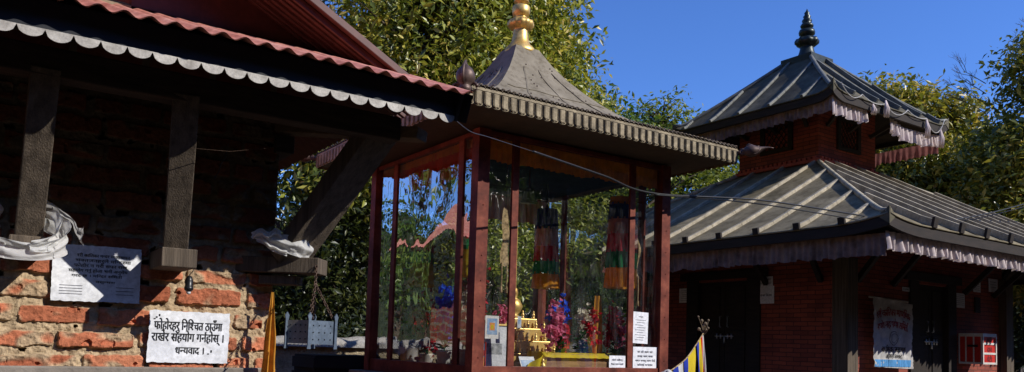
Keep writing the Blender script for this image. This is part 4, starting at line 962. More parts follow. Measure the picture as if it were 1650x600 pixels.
# side 0 faces -Y (right in view), side 3 faces -X (left in view)
# walls in butted slabs with door openings
def wall_side(k, doorx0, doorx1, mat='temple_brick'):
    T = RT(k); mb = MB(); t_ = .25; e0 = -HW + (t_ if k % 2 else 0); e1 = HW - (t_ if k % 2 else 0)
    def bx(x0, x1, z0, z1):
        c = [T(x, y, z) for z in (z0, z1) for x, y in ((x0, -HW), (x1, -HW), (x1, -HW + t_), (x0, -HW + t_))]
        mb.add(c, [(0, 3, 2, 1), (4, 5, 6, 7), (0, 1, 5, 4), (1, 2, 6, 5), (2, 3, 7, 6), (3, 0, 4, 7)])
    bx(e0, doorx0, .45, 3.05); bx(doorx1, e1, .45, 3.05); bx(doorx0, doorx1, 2.55, 3.05); mb.build('wall', mat, tem)
    # door set
    def part(name, recs, mat, par, bev=.004):
        m2 = MB()
        for x0, x1, y0, y1, z0, z1 in recs:
            c = [T(x, y, z) for z in (z0, z1) for x, y in ((x0, y0), (x1, y0), (x1, y1), (x0, y1))]
            m2.add(c, [(0, 3, 2, 1), (4, 5, 6, 7), (0, 1, 5, 4), (1, 2, 6, 5), (2, 3, 7, 6), (3, 0, 4, 7)])
        return m2.build(name, mat, par, bevel=bev)
    w_ = doorx1 - doorx0; f = .085
    part('door_frame', [(doorx0 - .14, doorx0 + f, -HW - .03, -HW + .12, .45, 2.58), (doorx1 - f, doorx1 + .14, -HW - .03, -HW + .12, .45, 2.58), (doorx0 - .26, doorx1 + .26, -HW - .05, -HW + .10, 2.585, 2.70)], 'dark_wood', tem)
    mid = (doorx0 + doorx1) / 2
    for a, b in ((doorx0 + f, mid - .003), (mid + .003, doorx1 - f)):
        d = part('door_leaf', [(a, b, -HW + .05, -HW + .09, .46, 2.58)], 'dark_wood', tem)
        q = (b - a)
        for z0, z1 in ((.55, 1.15), (1.22, 1.85), (1.92, 2.48)): part('door_panel', [(a + q * .18, b - q * .18, -HW + .035, -HW + .05, z0, z1)], 'dark_wood', d, .01)
        s = -1 if a < mid - .1 and b < mid + .01 else 1
        hx = mid + s * .07
        m2 = MB(); m2.tube([T(hx, -HW + .045, 2.05), T(hx, -HW + .02, 2.04), T(hx, -HW + .02, 1.90), T(hx, -HW + .045, 1.89)], .011, 6); m2.build('handle', 'steel', d, smooth=True)
    m2 = MB(); m2.tube([T(mid - .16, -HW + .025, 1.76), T(mid + .18, -HW + .025, 1.76)], .009, 6)
    for x in (-.12, -.05, .08, .15): m2.tube([T(mid + x, -HW + .022, 1.72), T(mid + x, -HW + .022, 1.80)], .012, 6)
    m2.tube([T(mid + .02, -HW + .022, 1.76), T(mid + .02, -HW + .022, 1.66)], .014, 6)
    m2.build('door_bolt', 'steel', tem, smooth=True)
wall_side(0, -.446, .478); wall_side(3, -.472, .608); wall_side(1, -.5, .5); wall_side(2, -.5, .5)
for sx in (-1, 1):
    for sy in (-1, 1):
        c_ = .11
        o = MB().box(TX + sx * HW - c_, TX + sx * HW + c_, TY + sy * HW - c_, TY + sy * HW + c_, .452, 2.75).build('corner_post', 'grey_wood', tem, bevel=.006)
# tower
mb = MB(); mb.box(TX - HT, TX + HT, TY - HT, TY - HT + .2, 4.2, 5.5); mb.box(TX - HT, TX + HT, TY + HT - .2, TY + HT, 4.2, 5.5)
mb.box(TX - HT, TX - HT + .2, TY - HT + .2, TY + HT - .2, 4.2, 5.5); mb.box(TX + HT - .2, TX + HT, TY - HT + .2, TY + HT - .2, 4.2, 5.5); mb.build('tower_wall', 'temple_brick', tem)
M_['lit_red'] = mat_noise('red_clay_trim', (.36, .06, .03), (.55, .11, .055), 9, .8, bmp=.4)
for k in range(4):
    T = RT(k); mb = MB()
    def bx(x0, x1, y0, y1, z0, z1):
        c = [T(x, y, z) for z in (z0, z1) for x, y in ((x0, y0), (x1, y0), (x1, y1), (x0, y1))]
        mb.add(c, [(0, 3, 2, 1), (4, 5, 6, 7), (0, 1, 5, 4), (1, 2, 6, 5), (2, 3, 7, 6), (3, 0, 4, 7)])
    bx(-HT - .04, HT + .04, -HT - .05, -HT - .002, 4.40, 4.45)
    for i in range(17):
        x = -HT + .045 + i * .087
        if k == 0 and i > 8 and i != 15: continue
        bx(x - .028, x + .028, -HT - .045, -HT - .005, 4.452, 4.49)
    mb.build('tooth_course', 'lit_red', tem, bevel=.003)
    # lattice window
    mb = MB(); bx(-.30, .30, -HT - .04, -HT - .002, 4.66, 4.72); bx(-.30, .30, -HT - .04, -HT - .002, 5.12, 5.18); bx(-.30, -.22, -HT - .04, -HT - .002, 4.722, 5.118); bx(.22, .30, -HT - .04, -HT - .002, 4.722, 5.118)
    wf = mb.build('window_frame', 'dark_wood', tem, bevel=.003)
    mb = MB()
    for i in range(-4, 5):
        for s in (-1, 1):
            pts = []
            for j in range(9):
                z = 4.722 + .396 * j / 8; x = i * .09 + s * (z - 4.92) * .8
                if abs(x) < .218: pts.append((x, z))
            if len(pts) > 1: mb.bar(T(pts[0][0], -HT - .018 - .004 * s, pts[0][1]), T(pts[-1][0], -HT - .018 - .004 * s, pts[-1][1]), .014, .008)
    mb.build('lattice', 'dark_wood', wf)
# roofs
def pagoda_roof(h0, z0, h1, z1, mat, lift, offs, bw, bhs, spill, caps, fas, sag=0.0):
    sl = (z1 - z0) / (h0 - h1)
    for k in range(4):
        bh = bhs * (.55 if k % 2 else 1)
        T = RT(k)
        def zz(s): 
            f = (h0 - s) / (h0 - h1); return z0 + (z1 - z0) * f - sag * math.sin(PI * f)
        def cz(x, s): 
            e = max(0, (abs(x) / h0 - .80) / .20); return lift * e ** 2.2
        for nm, dz, m2 in (('roof_slope', 0, mat), ('roof_soffit', -.05, 'dark_wood')):
            mb = MB()
            def fn(u, v):
                s = h0 + (h1 - h0) * v; x = (2 * u - 1) * s
                return T(x, -s, zz(s) + cz(x, s) + dz * (1 if v < .98 else .5) + .003 * nz(x * 1.7 + 5 * k, s * 1.7))
            mb.grid(60, 24, fn); mb.build(nm, m2, tem, smooth=True)
        # eave edge lip and fascia board
        mb = MB(); nn = 60
        for i in range(nn):
            xa, xb = -h0 + 2 * h0 * i / nn, -h0 + 2 * h0 * (i + 1) / nn
            za, zb = z0 + cz(xa, h0), z0 + cz(xb, h0)
            mb.add([T(xa, -h0 - .01, za - fas), T(xb, -h0 - .01, zb - fas), T(xb, -h0 - .01, zb - .022), T(xa, -h0 - .01, za - .022), T(xa, -h0 + .03, za - fas), T(xb, -h0 + .03, zb - fas)], [(0, 1, 2, 3), (0, 4, 5, 1)])
        mb.build('fascia_board', 'dark_wood', tem)
        mb = MB(); mb.tube([T(-h0 + 2 * h0 * i / nn, -h0 - .014, z0 + cz(-h0 + 2 * h0 * i / nn, h0) - .006) for i in range(nn + 1)], .012, 6); mb.build('edge_roll', mat, tem, smooth=True)
        for x in offs[k]:
            if abs(x) > h0 - .15: continue
            s1 = max(h1, abs(x) + .04)
            a = Vector(T(x, -h0 - spill, zz(h0) + cz(x, h0) + bh / 2 - .0 - sl * spill)); n_ = 6
            mb = MB(); pr = None
            for i in range(n_):
                sa = h0 + (s1 - h0) * i / n_; sb = h0 + (s1 - h0) * (i + 1) / n_
                A = T(x, -sa - (spill if i == 0 else 0), zz(sa) + cz(x, sa) * (1 if i == 0 else 0) + bh / 2 - .004); B = T(x, -sb, zz(sb) + bh / 2 - .004); mb.bar(A, B, bw, bh)
            mb.build('batten', 'batten' if mat == 'roof_grey' else 'batten_dark', tem, bevel=.006)
            if caps:
                mb = MB(); mb.bar(T(x, -h0 - spill - .012, z0 + bh / 2 + .006), T(x, -h0 + .02 - spill, z0 + bh / 2 + .012), bw + .03, bh + .03); mb.build('batten_cap', 'dark_wood', tem, bevel=.004)
        # hip capping
        mb = MB(); pts = [T(-s, -s, zz(s) + .018 + cz(s, s) * (1 if s > h0 - .01 else max(0, 1 - (h0 - s) / (h0 * .2)) ** 2.2)) for s in [h0 + (h1 - h0) * i / 16 for i in range(17)]]
        mb.tube(pts, .032, 8); mb.build('hip_capping', 'batten' if mat == 'roof_grey' else 'batten_dark', tem, smooth=True)
        # upturned corner leaf
        mb = MB(); zc = z0 + lift; q = .08 * h0 ** .3
        mb.add([T(-h0 - .02, -h0 - .02, zc + .07), T(-h0 + q, -h0 - .012, zc - .03), T(-h0 - .012, -h0 + q, zc - .03), T(-h0 - .02, -h0 - .02, zc - .12)], [(0, 1, 3), (0, 3, 2), (0, 2, 1), (1, 2, 3)]); mb.build('corner_leaf', 'roof_dark', tem)
M_['batten_dark'] = mat_noise('dark_roof_batten', (.09, .095, .085), (.25, .245, .21), 8, .6, bmp=.4, bdist=.003)
lo = {0: [-2.63 + .565 * i - .0 for i in range(10)], 3: [-( -.70 - .56 * 4) - .56 * i for i in range(11)], 1: [-2.6 + .56 * i for i in range(10)], 2: [-2.6 + .56 * i for i in range(10)]}
up = {0: [-1.03 + .57 * i for i in range(5)], 3: [1.0 - .565 * i for i in range(5)], 1: [-1.0 + .56 * i for i in range(5)], 2: [-1.0 + .56 * i for i in range(5)]}
pagoda_roof(HL, 2.93, HT - .02, 4.41, 'roof_grey', .07, lo, .052, .085, .035, True, .13, .012)
pagoda_roof(HU, 5.16, HK - .02, 6.23, 'roof_dark', .09, up, .046, .075, .02, False, .13, .02)
MB().box(TX - HK, TX + HK, TY - HK, TY + HK, 6.16, 6.325).build('ridge_box', 'dark_bronze', tem, bevel=.008)
def q2(r, y): return (r * .0124, (86 - y) * .0124)
pr = [q2(14.5, 87), q2(14, 85), q2(12, 82), q2(9.5, 75), q2(8.5, 70), q2(8, 69), q2(11, 67.5), q2(14.5, 64), q2(14.8, 61), q2(13, 58), q2(9, 57), q2(6, 56), q2(7, 54), q2(10, 52), q2(10.5, 49), q2(9.5, 46), q2(5, 44.5), q2(5, 44), q2(8, 42), q2(8.5, 40), q2(7, 37.5), q2(4.5, 37), q2(6.5, 34), q2(6, 32), q2(4, 30), q2(5, 27.5), q2(3, 25), q2(3.5, 22.5), q2(1.5, 20), q2(.4, 17)]
MB().lathe(pr, (TX, TY, 6.325), 28, lambda t, z: 1 + (.10 * math.cos(t * 8) if .23 < z < .36 else 0)).build('spire', 'dark_bronze', tem, smooth=True)
# roof struts
for k in (0, 3, 1, 2):
    T = RT(k)
    for x in (-1.8, -1.0, .85, 1.7):
        mb = MB(); mb.bar(T(x, -HW - .02, 2.48), T(x * 1.06, -HW - .52, 2.98), .06, .07); mb.build('roof_strut', 'dark_wood', tem, bevel=.004)
    for x in (-.55, 0, .55):
        mb = MB(); mb.bar(T(x, -HT - .02, 4.98), T(x * 1.3, -HT - .45, 5.22), .05, .06); mb.build('roof_strut', 'dark_wood', tem, bevel=.004)
# eave cloth
def val(label, pts, h0, h1, mat, seed, amp=.022, per=.085, rag=.13):
    o = pleats(pts, h0, h1, amp, per, rag, seed, 9).build('eave_valance', mat, None, smooth=True); tag(o, label, 'valance', 'cloth valances under the temple eaves')
e = HL - .09
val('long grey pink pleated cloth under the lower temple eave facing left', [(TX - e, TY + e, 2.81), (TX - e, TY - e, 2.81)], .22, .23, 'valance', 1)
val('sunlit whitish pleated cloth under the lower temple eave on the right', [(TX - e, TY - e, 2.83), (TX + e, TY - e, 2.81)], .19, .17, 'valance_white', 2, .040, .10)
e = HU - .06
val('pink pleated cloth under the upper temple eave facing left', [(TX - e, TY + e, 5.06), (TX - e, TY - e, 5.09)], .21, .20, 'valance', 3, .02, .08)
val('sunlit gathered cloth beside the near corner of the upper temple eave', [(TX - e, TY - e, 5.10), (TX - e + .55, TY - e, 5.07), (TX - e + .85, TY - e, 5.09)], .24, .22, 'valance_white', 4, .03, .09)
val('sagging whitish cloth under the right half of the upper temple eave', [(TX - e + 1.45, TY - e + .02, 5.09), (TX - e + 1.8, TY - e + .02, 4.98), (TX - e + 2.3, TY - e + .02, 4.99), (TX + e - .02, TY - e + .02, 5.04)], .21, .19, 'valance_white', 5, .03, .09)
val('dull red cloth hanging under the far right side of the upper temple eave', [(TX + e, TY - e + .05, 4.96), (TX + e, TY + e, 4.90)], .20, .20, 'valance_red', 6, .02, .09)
# rope swags and knots on the upper right eave
rope = thing('rope_garland', 'pale rope looped in swags with knotted cloth tufts along the upper temple eave', 'rope', (TX, TY - HU, 5.1))
mb = MB(); pts = []
ys = TY - HU - .05
for (xa, za), (xb, zb), sg in (((TX - 1.38, 5.27), (TX - .88, 5.20), .12), ((TX - .88, 5.20), (TX - .30, 5.18), .06), ((TX - .30, 5.18), (TX + .28, 5.20), .12), ((TX + .28, 5.20), (TX + .80, 5.17), .05), ((TX + .80, 5.17), (TX + 1.33, 5.25), .22)):
    for i in range(9):
        t_ = i / 8; pts.append((xa + (xb - xa) * t_, ys, za + (zb - za) * t_ - sg * 4 * t_ * (1 - t_)))
mb.tube(pts, .006, 6); mb.build('rope', 'white_cloth', rope, smooth=True)
for x, z, L in ((TX - .30, 5.18, .20), (TX - .62, 5.06, .10), (TX + .80, 5.10, .24), (TX + 1.2, 5.02, .24)):
    mb = MB()
    for i in range(7):
        a = i * .9; mb.tube([(x, ys, z + .05), (x + .03 * math.cos(a), ys - .02 + .02 * math.sin(a), z - L * .4), (x + .05 * math.cos(a), ys - .01 + .02 * math.sin(a), z - L)], [.012, .018, .010], 6)
    mb.build('knotted_tuft', 'valance_white', rope, smooth=True)

# notices on the temple
def tnotice(label, loc, face, wd, ht, lines, tilt=0, mat='paper'):
    p, d = sheet('temple_notice', label, 'notice', loc, face, wd, ht, mat, tilt=tilt, curl=.003); 
    if lines: rules(p, lines, 'ink_grey', disp=d)
    return p, d
XF = TX - HW - .012; YF = TY - HW - .012
tnotice('small printed page left of the dark temple door, beside the pavilion corner', (XF, 8.64, 2.37), 'X', .27, .22, [(-.10, .10 - .03 * (k % 2), .07 - .03 * k, .075 - .03 * k) for k in range(6)])
p, d = tnotice('torn narrow paper strip with two lines right of the left temple door', (XF, 7.20, 2.515), 'X', .31, .13, None, .02); lettering(p, [('~शरी कािलका', 0, .015, .24, .035, .02), ('मि~नदर को सूचना', .02, -.04, .20, .035, .02)], 'ink', disp=d)
p, d = tnotice('white sheet with one bold line just below the torn strip by the left door', (XF - .004, 7.17, 2.33), 'X', .30, .24, None); lettering(p, [('२ न~मबर िकताब', 0, -.02, .22, .045, .03)], 'ink', disp=d)
p, d = tnotice('tiny white label on the red wall left of the right temple door', (10.51, YF, 2.447), 'Y', .29, .055, None); lettering(p, [('१ न~मबर ढोका', 0, -.015, .24, .04, .03)], 'ink', disp=d)
tnotice('lined white page on the red wall just right of the right temple door', (11.86, YF, 2.375), 'Y', .29, .21, [(-.12, .12, .075 - .028 * k, .08 - .028 * k) for k in range(6)])
tnotice('small faded page above the dark niche on the right temple wall', (12.36, YF, 2.60), 'Y', .22, .15, [(-.08, .08, .04 - .028 * k, .045 - .028 * k) for k in range(4)])
tnotice('greyish square page highest on the right temple wall near its end post', (12.85, YF, 2.655), 'Y', .28, .20, [(-.09, .09, .05 - .04 * k, .056 - .04 * k) for k in range(3)])
# dark niche under the faded page
MB().box(12.30, 12.46, TY - HW - .02, TY - HW - .002, 2.22, 2.45).build('wall_niche', 'dark_wood', tem, bevel=.004)
# banner
bn, bd = sheet('cloth_banner', 'white hanging banner with red arched writing, round emblem and blue lower band', 'banner', (9.955, YF - .10, 1.835), 'Y', .90, .86, 'white_cloth', curl=.022, nx=40, ny=40, skew=(.03, -.03, 0, .02))
lettering(bn, [('~शरी कािलका मा~धयिमक', 0, .18, .78, .13, .03, .05), ('गणेश महा गणेश सिमती', -.02, .03, .70, .13, .03, .05)], 'ink_red', 'red_lettering', bd, .006)
lettering(bn, [('कािलका नारायण', 0, -.235, .55, .10, .03), ('कामना २०७८', 0, -.315, .36, .08, .03)], 'ink', 'black_lettering', bd, .006)
ring(bn, 0, -.06, .085, 'ink_grey', lambda x, y: bd(x, y) + .004, .008); ring(bn, 0, -.06, .055, 'ink_grey', lambda x, y: bd(x, y) + .005, .006)
rules(bn, [(-.44, .40, -.425, -.335)], 'ink_blue', 'blue_band', bd, .006)
mb = MB(); mb.tube([(9.50, YF - .06, 2.29), (10.40, YF - .06, 2.27)], .012, 8); o = mb.build('banner_rod', 'white_paint'); o.parent = bn; bpy.context.view_layer.update(); o.matrix_parent_inverse = bn.matrix_world.inverted()
# donation box
dbx = thing('donation_box', 'red donation box with white frames and three lettered front panels on the right temple wall', 'box', (12.01, 5.80, 1.47))
X0, X1, Y0, Y1, Z0, Z1 = 11.83, 12.21, 5.63, 5.955, 1.47, 1.885
MB().box(X0, X1, Y0, Y1, Z0, Z1).build('box_body', 'red_paint', dbx, bevel=.003)
fr = MB(); t_ = .028; g = .008
for z in (Z0, Z0 + (Z1 - Z0) / 3, Z0 + 2 * (Z1 - Z0) / 3, Z1 - t_): fr.box(X0 - g, X1 + g, Y0 - g, Y0, z, z + t_)
for x in (X0 - g, X1 - t_ + g): fr.box(x, x + t_, Y0 - g - .002, Y0 - g, Z0 - .001, Z1 + .001)
fr.build('front_frame', 'white_paint', dbx)
fr = MB()
for z in (Z0, Z1 - t_): fr.box(X0 - g, X0, Y0, Y1, z, z + t_)
for y in (Y0, Y0 + (Y1 - Y0) * .33, Y0 + (Y1 - Y0) * .66, Y1 - t_ * .7): fr.box(X0 - g - .002, X0 - g, y, y + t_ * .7, Z0, Z1)
fr.box(X0 - g, X1 + g, Y0 - g, Y1, Z1 + .001, Z1 + .018)
fr.build('side_frame', 'white_paint', dbx)
MB().box(X0 - .018, X0 - .004, Y0 + .06, Y0 + .20, Z0 + .24, Z0 + .27).build('hasp', 'cable', dbx)
dl = bpy.data.objects.new('lettering_base', None)
for i, (s, zc) in enumerate((('श्री', Z0 + .335), ('दान', Z0 + .195), ('पेटी', Z0 + .055))):
    V, F, adv = compose(s, .10, .02); mb = MB(); mb.add([(X0 + .19 + (x - adv / 2), Y0 - .003, zc + y - .02) for x, y in V], F); mb.build('lettering', 'ink', dbx)

# ------------------------------------------------------------------ cables
def sagged(pts, n=14):
    P = [Vector(p) for p in pts]; out = []
    for i in range(len(P) - 1):
        p0 = P[max(i - 1, 0)]; p1 = P[i]; p2 = P[i + 1]; p3 = P[min(i + 2, len(P) - 1)]
        for j in range(n):
            f = j / n; out.append(.5 * ((2 * p1) + (p2 - p0) * f + (2 * p0 - 5 * p1 + 4 * p2 - p3) * f * f + (3 * p1 - p0 - 3 * p2 + p3) * f ** 3))
    out.append(P[-1]); return out
o = MB().tube(sagged([(1.64, 2.895, 2.49), (1.88, 3.14, 2.52), (2.15, 3.4, 2.59), (2.99, 4.2, 2.80)]), .0020, 6).build('overhead_cable', 'grey_cable', None, smooth=True); tag(o, 'pale grey cable running from the end of the scalloped trim to the pavilion front', 'cable')
o = MB().tube(sagged([(2.99, 4.2, 2.80), (3.78, 4.42, 2.79), (4.47, 4.6, 2.775), (6.0, 4.75, 2.93), (8.0, 4.9, 3.02), (8.9, 4.9, 3.07), (10.5, 5.0, 3.35), (13, 5.2, 3.95), (16, 5.5, 4.75)]), .008, 6).build('overhead_cable', 'cable', None, smooth=True); tag(o, 'upper of two black cables crossing in front of the lower temple roof', 'cable')
o = MB().tube(sagged([(4.47, 4.6, 2.765), (6.0, 4.78, 2.90), (8.0, 4.93, 2.975), (8.9, 4.95, 3.03), (10.5, 5.05, 3.31), (13, 5.25, 3.90), (16, 5.5, 4.70)]), .006, 6).build('overhead_cable', 'cable', None, smooth=True); tag(o, 'lower thinner of two black cables crossing in front of the lower temple roof', 'cable')

# ------------------------------------------------------------------ prayer flags
fl = thing('prayer_flag_string', 'string of striped blue, yellow, red and white prayer flags tied to a dry sprig', 'flags', (4.5, 4.17, 1.4))
P = sagged([(3.98, 3.98, 1.37), (4.15, 4.04, 1.42), (4.33, 4.10, 1.49), (4.50, 4.16, 1.60), (4.60, 4.19, 1.68)], 10)
MB().tube(P, .005, 6).build('string', 'cream_cloth', fl, smooth=True)
def flag(t0, t1, h, mats, seed, slant):
    n = len(mats)
    for k, m in enumerate(mats):
        mb = MB()
        def fn(u, v):
            t = t0 + (t1 - t0) * (k + u) / n; x = t * (len(P) - 1); i = min(int(x), len(P) - 2); p = P[i].lerp(P[i + 1], x - i)
            return p + Vector((slant * v, .014 * math.sin((k + u) * 3 + v * 4 + seed) * v, -h * v))
        mb.grid(6, 12, fn); mb.build('flag_stripe', m, fl, smooth=True)
flag(.22, .42, .22, ['blue_cloth', 'white_cloth'], 1, .03); flag(.44, .70, .26, ['blue_cloth', 'gold_cloth', 'gold_cloth'], 2, .02); flag(.74, 1.0, .32, ['blue_cloth', 'gold_cloth', 'red_cloth', 'white_cloth'], 3, .03)
mb = MB(); rnd = random.Random(9); c0 = Vector((4.60, 4.19, 1.66))
for k in range(9):
    tip = c0 + Vector((rnd.uniform(-.06, .09), rnd.uniform(-.05, .05), rnd.uniform(.02, .15))); mb.tube([c0, c0.lerp(tip, .5) + Vector((.01, 0, 0)), tip], .003, 5); mb.ball(tip, rnd.uniform(.008, .015), 5)
mb.build('dry_sprig', 'twig', fl)
o = blob('', '', '', (4.04, 4.0, 1.37), (.05, .04, .035), '', 3).build('white_scarf_knot', 'white_cloth', fl, smooth=True)

# ------------------------------------------------------------------ boundary wall and crates behind
bw = thing('boundary_wall', 'low rubble stone wall with a pale coping behind the brick house corner', 'wall', (4, 9, 0))
mb = MB(); mb.grid(120, 20, lambda u, v: (-3 + 10.5 * u, 9 - .05 * abs(nz(u * 60, v * 9)), v * 1.46)); mb.box(-3, 7.5, 9.01, 9.35, 0, 1.45); mb.build('stonework', 'stone', bw)
mb = MB()
def fn(u, v):
    x = -3.02 + 10.54 * u; th = v * PI; return (x, 9.17 - .24 * math.cos(th) * (1 + .1 * nz(x * 5, 2)), 1.452 + .11 * math.sin(th) ** .5 * (1 + .35 * nz(x * 4, v * 3)))
mb.grid(200, 10, fn); mb.build('coping', 'stone_cap', bw, smooth=True)
cr = thing('crate_pile', 'black slatted crate pile on the ground in front of the low stone wall', 'crates', (2.9, 7.0, 0))
for i, (x0, x1, y0, y1, z0, z1) in enumerate(((2.58, 3.3, 6.9, 7.5, .06, .46), (2.56, 3.28, 6.92, 7.5, .47, .87), (2.6, 3.25, 6.9, 7.46, .88, 1.42))):
    mb = MB(); n = 4
    for k in range(n):
        za = z0 + (z1 - z0) * k / n; mb.box(x0, x1, y0, y0 + .02, za, za + (z1 - z0) / n * .7); mb.box(x0, x0 + .02, y0 + .021, y1, za, za + (z1 - z0) / n * .7)
    mb.box(x0 + .022, x1, y0 + .022, y1, z0, z1 - .02); mb.build('crate', 'charcoal', cr)

# ------------------------------------------------------------------ trees
def tree(label, base, blobs, nclus, per, leaf, mat, seed, trunk_r=.12, sigma=.17, droop=.2, flat=1.0, name='broadleaf_tree', group=None, bare=0):
    """blobs: (x,y,z,rx,ry,rz) in world space; leaves gather in clusters around twig ends"""
    rng = np.random.default_rng(seed); b = np.array(blobs, float)
    vol = b[:, 3] * b[:, 4] * b[:, 5]; vol /= vol.sum()
    idx = rng.choice(len(b), nclus, p=vol); d = rng.normal(size=(nclus, 3)); d /= np.linalg.norm(d, axis=1)[:, None]
    r = rng.uniform(.25, 1.06, nclus) ** .55
    cen = b[idx, :3] + d * b[idx, 3:6] * r[:, None]
    keep = np.array([noise.noise(Vector((c[0] * .75 + seed, c[1] * .75, c[2] * .75))) > -.22 for c in cen]); cen = cen[keep]; rk = r[keep]
    nc = len(cen); n = nc * per; ci = np.repeat(np.arange(nc), per)
    pos = cen[ci] + rng.normal(size=(n, 3)) * sigma * np.array([1, 1, .75])
    t = thing(name, label, 'tree', base, group)
    nrm = rng.normal(size=(n, 3)) * .55 + np.array([0, 0, .55 * flat]) + .25 * (pos - b[idx[keep]][ci, :3]) / b[:, 3].mean()
    nrm /= np.linalg.norm(nrm, axis=1)[:, None]
    ax = rng.normal(size=(n, 3)) + np.array([0, 0, -droop * 2]); ax -= nrm * (ax * nrm).sum(1)[:, None]; ax /= np.linalg.norm(ax, axis=1)[:, None]
    sd = np.cross(nrm, ax); L = leaf * rng.uniform(.45, 1.5, n)[:, None]; W = L * rng.uniform(.15, .24, n)[:, None]
    v = np.empty((n, 5, 3)); v[:, 0] = pos; v[:, 1] = pos + ax * L * .45 + sd * W + nrm * L * .06; v[:, 2] = pos + ax * L - nrm * L * .10; v[:, 3] = pos + ax * L * .45 - sd * W + nrm * L * .06; v[:, 4] = pos + ax * L * .5 - nrm * L * .02
    me = bpy.data.meshes.new('crown'); me.vertices.add(n * 5); me.vertices.foreach_set('co', v.ravel())
    base_i = np.arange(n)[:, None] * 5; q = np.concatenate([base_i + np.array([[0, 4, 2, 1]]), base_i + np.array([[0, 3, 2, 4]])], 1).reshape(-1, 4)
    me.loops.add(q.size); me.loops.foreach_set('vertex_index', q.ravel().astype(np.int32)); me.polygons.add(len(q)); me.polygons.foreach_set('loop_start', np.arange(len(q), dtype=np.int32) * 4); me.polygons.foreach_set('loop_total', np.full(len(q), 4, dtype=np.int32))
    cl = rng.random(nc)[ci] * .45 + rng.random(n) * .55; a = me.attributes.new('tint', 'FLOAT_COLOR', 'POINT'); c4 = np.ones((n, 5, 4)); c4[:, :, :3] = cl[:, None, None]; a.data.foreach_set('color', c4.ravel())
    me.materials.append(M_[mat]); me.update(); me.validate()
    o = bpy.data.objects.new('crown', me); COL.objects.link(o); put_under(o, t)
    # trunk, limbs to each mass, twigs to some of the clusters
    B = Vector(base); top = Vector((b[:, 0].mean(), b[:, 1].mean(), b[:, 2].min())); fork = B.lerp(top, .75)
    mb = MB(); mb.tube([B - Vector((0, 0, .2)), B.lerp(fork, .35) + Vector((.06, .03, 0)), B.lerp(fork, .7) + Vector((-.05, .04, 0)), fork], [trunk_r * 1.35, trunk_r, trunk_r * .85, trunk_r * .75], 10); mb.build('trunk', 'bark', t, smooth=True)
    mb = MB()
    for k, bb in enumerate(b):
        c_ = Vector(bb[:3]); mid = fork.lerp(c_, .5) + Vector((rng.normal() * .15, rng.normal() * .15, .15)); mb.tube([fork, mid, c_], [trunk_r * .6, trunk_r * .4, trunk_r * .22], 7)
        sel = np.where(idx[keep] == k)[0]; sel = sel[rng.permutation(len(sel))[:26 + bare]]
        for s in sel:
            e_ = Vector(cen[s]); m_ = c_.lerp(e_, .5) + Vector(rng.normal(size=3) * .10); mb.tube([c_, m_, e_], [trunk_r * .2, trunk_r * .11, trunk_r * .03], 5)
    mb.build('limbs', 'bark', t, smooth=True)
    return t
G = 'trees around the shrine yard'
tree('big olive leaved tree rising behind the pavilion and the red roof', (6.2, 11.2, 0), [(5.2, 10.4, 5.9, 1.9, 1.7, 2.0), (6.6, 10.9, 5.6, 1.8, 1.6, 1.9), (6.0, 10.6, 7.4, 1.9, 1.8, 1.6), (7.6, 11.2, 5.0, 1.35, 1.3, 1.55), (4.6, 10.6, 4.3, 1.5, 1.4, 1.5), (7.3, 11.0, 6.9, 1.3, 1.3, 1.4), (9.0, 11.8, 5.9, .85, .8, 1.0), (10.4, 12.9, 6.2, .8, .8, .9)], 3400, 42, .115, 'leaf_olive', 11, .2, .21, group=G)
tree('yellow green bush seen through the back of the glass pavilion', (7.4, 10.2, 0), [(7.4, 10.1, 3.0, 1.5, 1.1, 1.1), (6.4, 9.9, 2.4, 1.0, .9, 1.0), (8.5, 10.3, 2.6, 1.1, 1.0, 1.0)], 620, 30, .09, 'leaf_bright', 12, .09, .17, group=G)
tree('dark leafy tree filling the gap between the house corner and the pavilion', (3.2, 10.4, 0), [(3.3, 10.3, 2.9, 1.5, .9, 1.3), (4.4, 10.6, 3.2, 1.2, .9, 1.4), (2.4, 10.6, 2.2, 1.1, .8, 1.0), (3.9, 10.6, 1.9, 1.2, .7, .6)], 1000, 30, .10, 'leaf_dark', 13, .08, .2, group=G)
tree('blue green drooping tree beyond the pavilion roof', (13.6, 17.2, 0), [(13.3, 17.3, 7.3, 1.6, 1.5, 1.3), (15.0, 16.6, 6.6, 1.7, 1.5, 1.3), (14.0, 17.0, 5.2, 2.2, 1.8, 1.7), (11.6, 17.2, 7.2, 1.7, 1.5, 2.0), (10.6, 17.6, 8.3, 1.2, 1.1, 1.2), (11.7, 13.9, 6.3, 1.0, .9, .9), (13.3, 14.9, 6.4, 1.0, .9, .8)], 1900, 32, .17, 'leaf_green', 14, .2, .26, .5, group=G)
tree('light green upright tree between the pavilion roof and the temple roof', (14.2, 14.0, 0), [(14.0, 14.2, 7.25, .62, .62, .75), (14.3, 13.9, 6.4, 1.0, .9, .8), (15.3, 13.6, 6.2, .9, .8, .55), (14.6, 13.9, 5.2, 1.5, 1.3, .9)], 520, 26, .14, 'leaf_bright', 15, .13, .18, group=G)
tree('bright leafy tree in the gap under the pavilion eave', (12.2, 12.6, 0), [(12.4, 12.5, 4.9, 1.5, 1.2, .95), (13.8, 12.0, 4.8, 1.2, 1.0, .9), (11.4, 12.6, 3.8, 1.4, 1.1, 1.0), (13.0, 12.4, 3.7, 1.6, 1.2, 1.0)], 560, 26, .12, 'leaf_bright', 16, .12, .2, group=G)
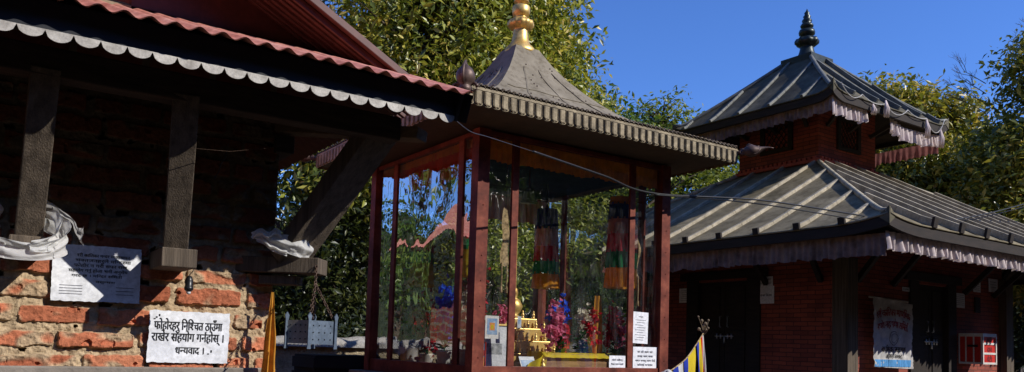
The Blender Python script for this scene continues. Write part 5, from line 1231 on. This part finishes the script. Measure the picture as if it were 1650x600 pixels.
tree('autumn tinged tree right behind the upper temple roof', (17.4, 9.9, 0), [(17.0, 10.2, 6.9, .95, .9, .85), (18.0, 9.7, 6.7, 1.3, 1.1, .95), (17.2, 9.9, 5.4, 1.7, 1.4, 1.2), (18.6, 9.2, 5.2, 1.4, 1.3, 1.2), (17.2, 10.0, 4.1, 1.6, 1.4, 1.1)], 2500, 32, .15, 'leaf_autumn', 17, .17, .2, group=G)
tree('tall tree with sparse top and turning leaves at the right edge', (17.4, 6.9, 0), [(16.7, 6.7, 6.95, .7, .75, .85), (17.3, 6.8, 6.0, 1.25, 1.1, 1.0), (17.0, 7.0, 5.1, 1.6, 1.4, 1.2), (18.5, 6.0, 6.0, 1.3, 1.2, 1.2), (17.0, 6.7, 3.8, 1.7, 1.4, 1.2)], 2600, 32, .14, 'leaf_autumn', 18, .17, .21, group=G)
tree('dark shaded tree low behind the right end of the temple', (19.6, 8.6, 0), [(19.4, 9.6, 4.4, 2.2, 1.8, 1.6), (19.6, 7.8, 3.2, 2.2, 2.0, 1.6), (19.0, 7.0, 1.9, 2.0, 1.8, 1.3), (21, 10.5, 3.3, 2.6, 2.0, 1.8)], 1100, 28, .17, 'leaf_dark', 19, .17, .3, group=G)
# trees standing behind the viewer and behind the house (mirrored in the panes)
tree('dense green tree across the yard facing the pavilion front', (9.5, -7.5, 0), [(9.5, -7.5, 4.2, 2.0, 1.8, 1.8), (8.2, -7.8, 3.0, 1.6, 1.5, 1.4), (10.8, -7.2, 3.2, 1.7, 1.5, 1.5)], 380, 18, .22, 'leaf_green', 21, .2, .3)
tree('narrow dark tree rising behind the brick house', (.2, 11.0, 0), [(.2, 11.0, 4.2, .6, .6, 1.3), (.2, 11.0, 2.8, .8, .8, 1.2), (.2, 11.0, 5.6, .35, .35, .8)], 320, 20, .14, 'leaf_green', 22, .12, .18)
# bare twigs standing out of the right-hand tree
mb = MB(); rnd = random.Random(4)
def twig(p, d, L, r, depth):
    q = p + d * L; mb.tube([p, p.lerp(q, .5) + Vector((rnd.uniform(-.03, .03), rnd.uniform(-.03, .03), 0)), q], [r, r * .8, r * .5], 4)
    if depth:
        for _ in range(3): twig(p.lerp(q, rnd.uniform(.35, 1)), (d + Vector((rnd.uniform(-.6, .6), rnd.uniform(-.6, .6), rnd.uniform(-.1, .5)))).normalized(), L * .6, r * .6, depth - 1)
for k in range(5): twig(Vector((16.6 + rnd.uniform(-.5, .5), 6.8 + rnd.uniform(-.3, .5), 7.25 + rnd.uniform(-.3, .3))), Vector((rnd.uniform(-.4, .3), rnd.uniform(-.3, .3), 1)).normalized(), .55, .012, 3)
for k in range(4): twig(Vector((16.2, 7.6, 6.3 + k * .2)), Vector((-.8, .5, .5)).normalized(), .5, .010, 3)
t = thing('bare_sapling', 'leafless grey twigs sticking out above the tree at the right edge', 'tree', (16.8, 7.1, 0))
mb.tube([(16.8, 7.1, 0), (16.7, 7.0, 4), (16.6, 6.8, 7.5)], [.06, .045, .02], 6); mb.build('twigs', 'twig', t)
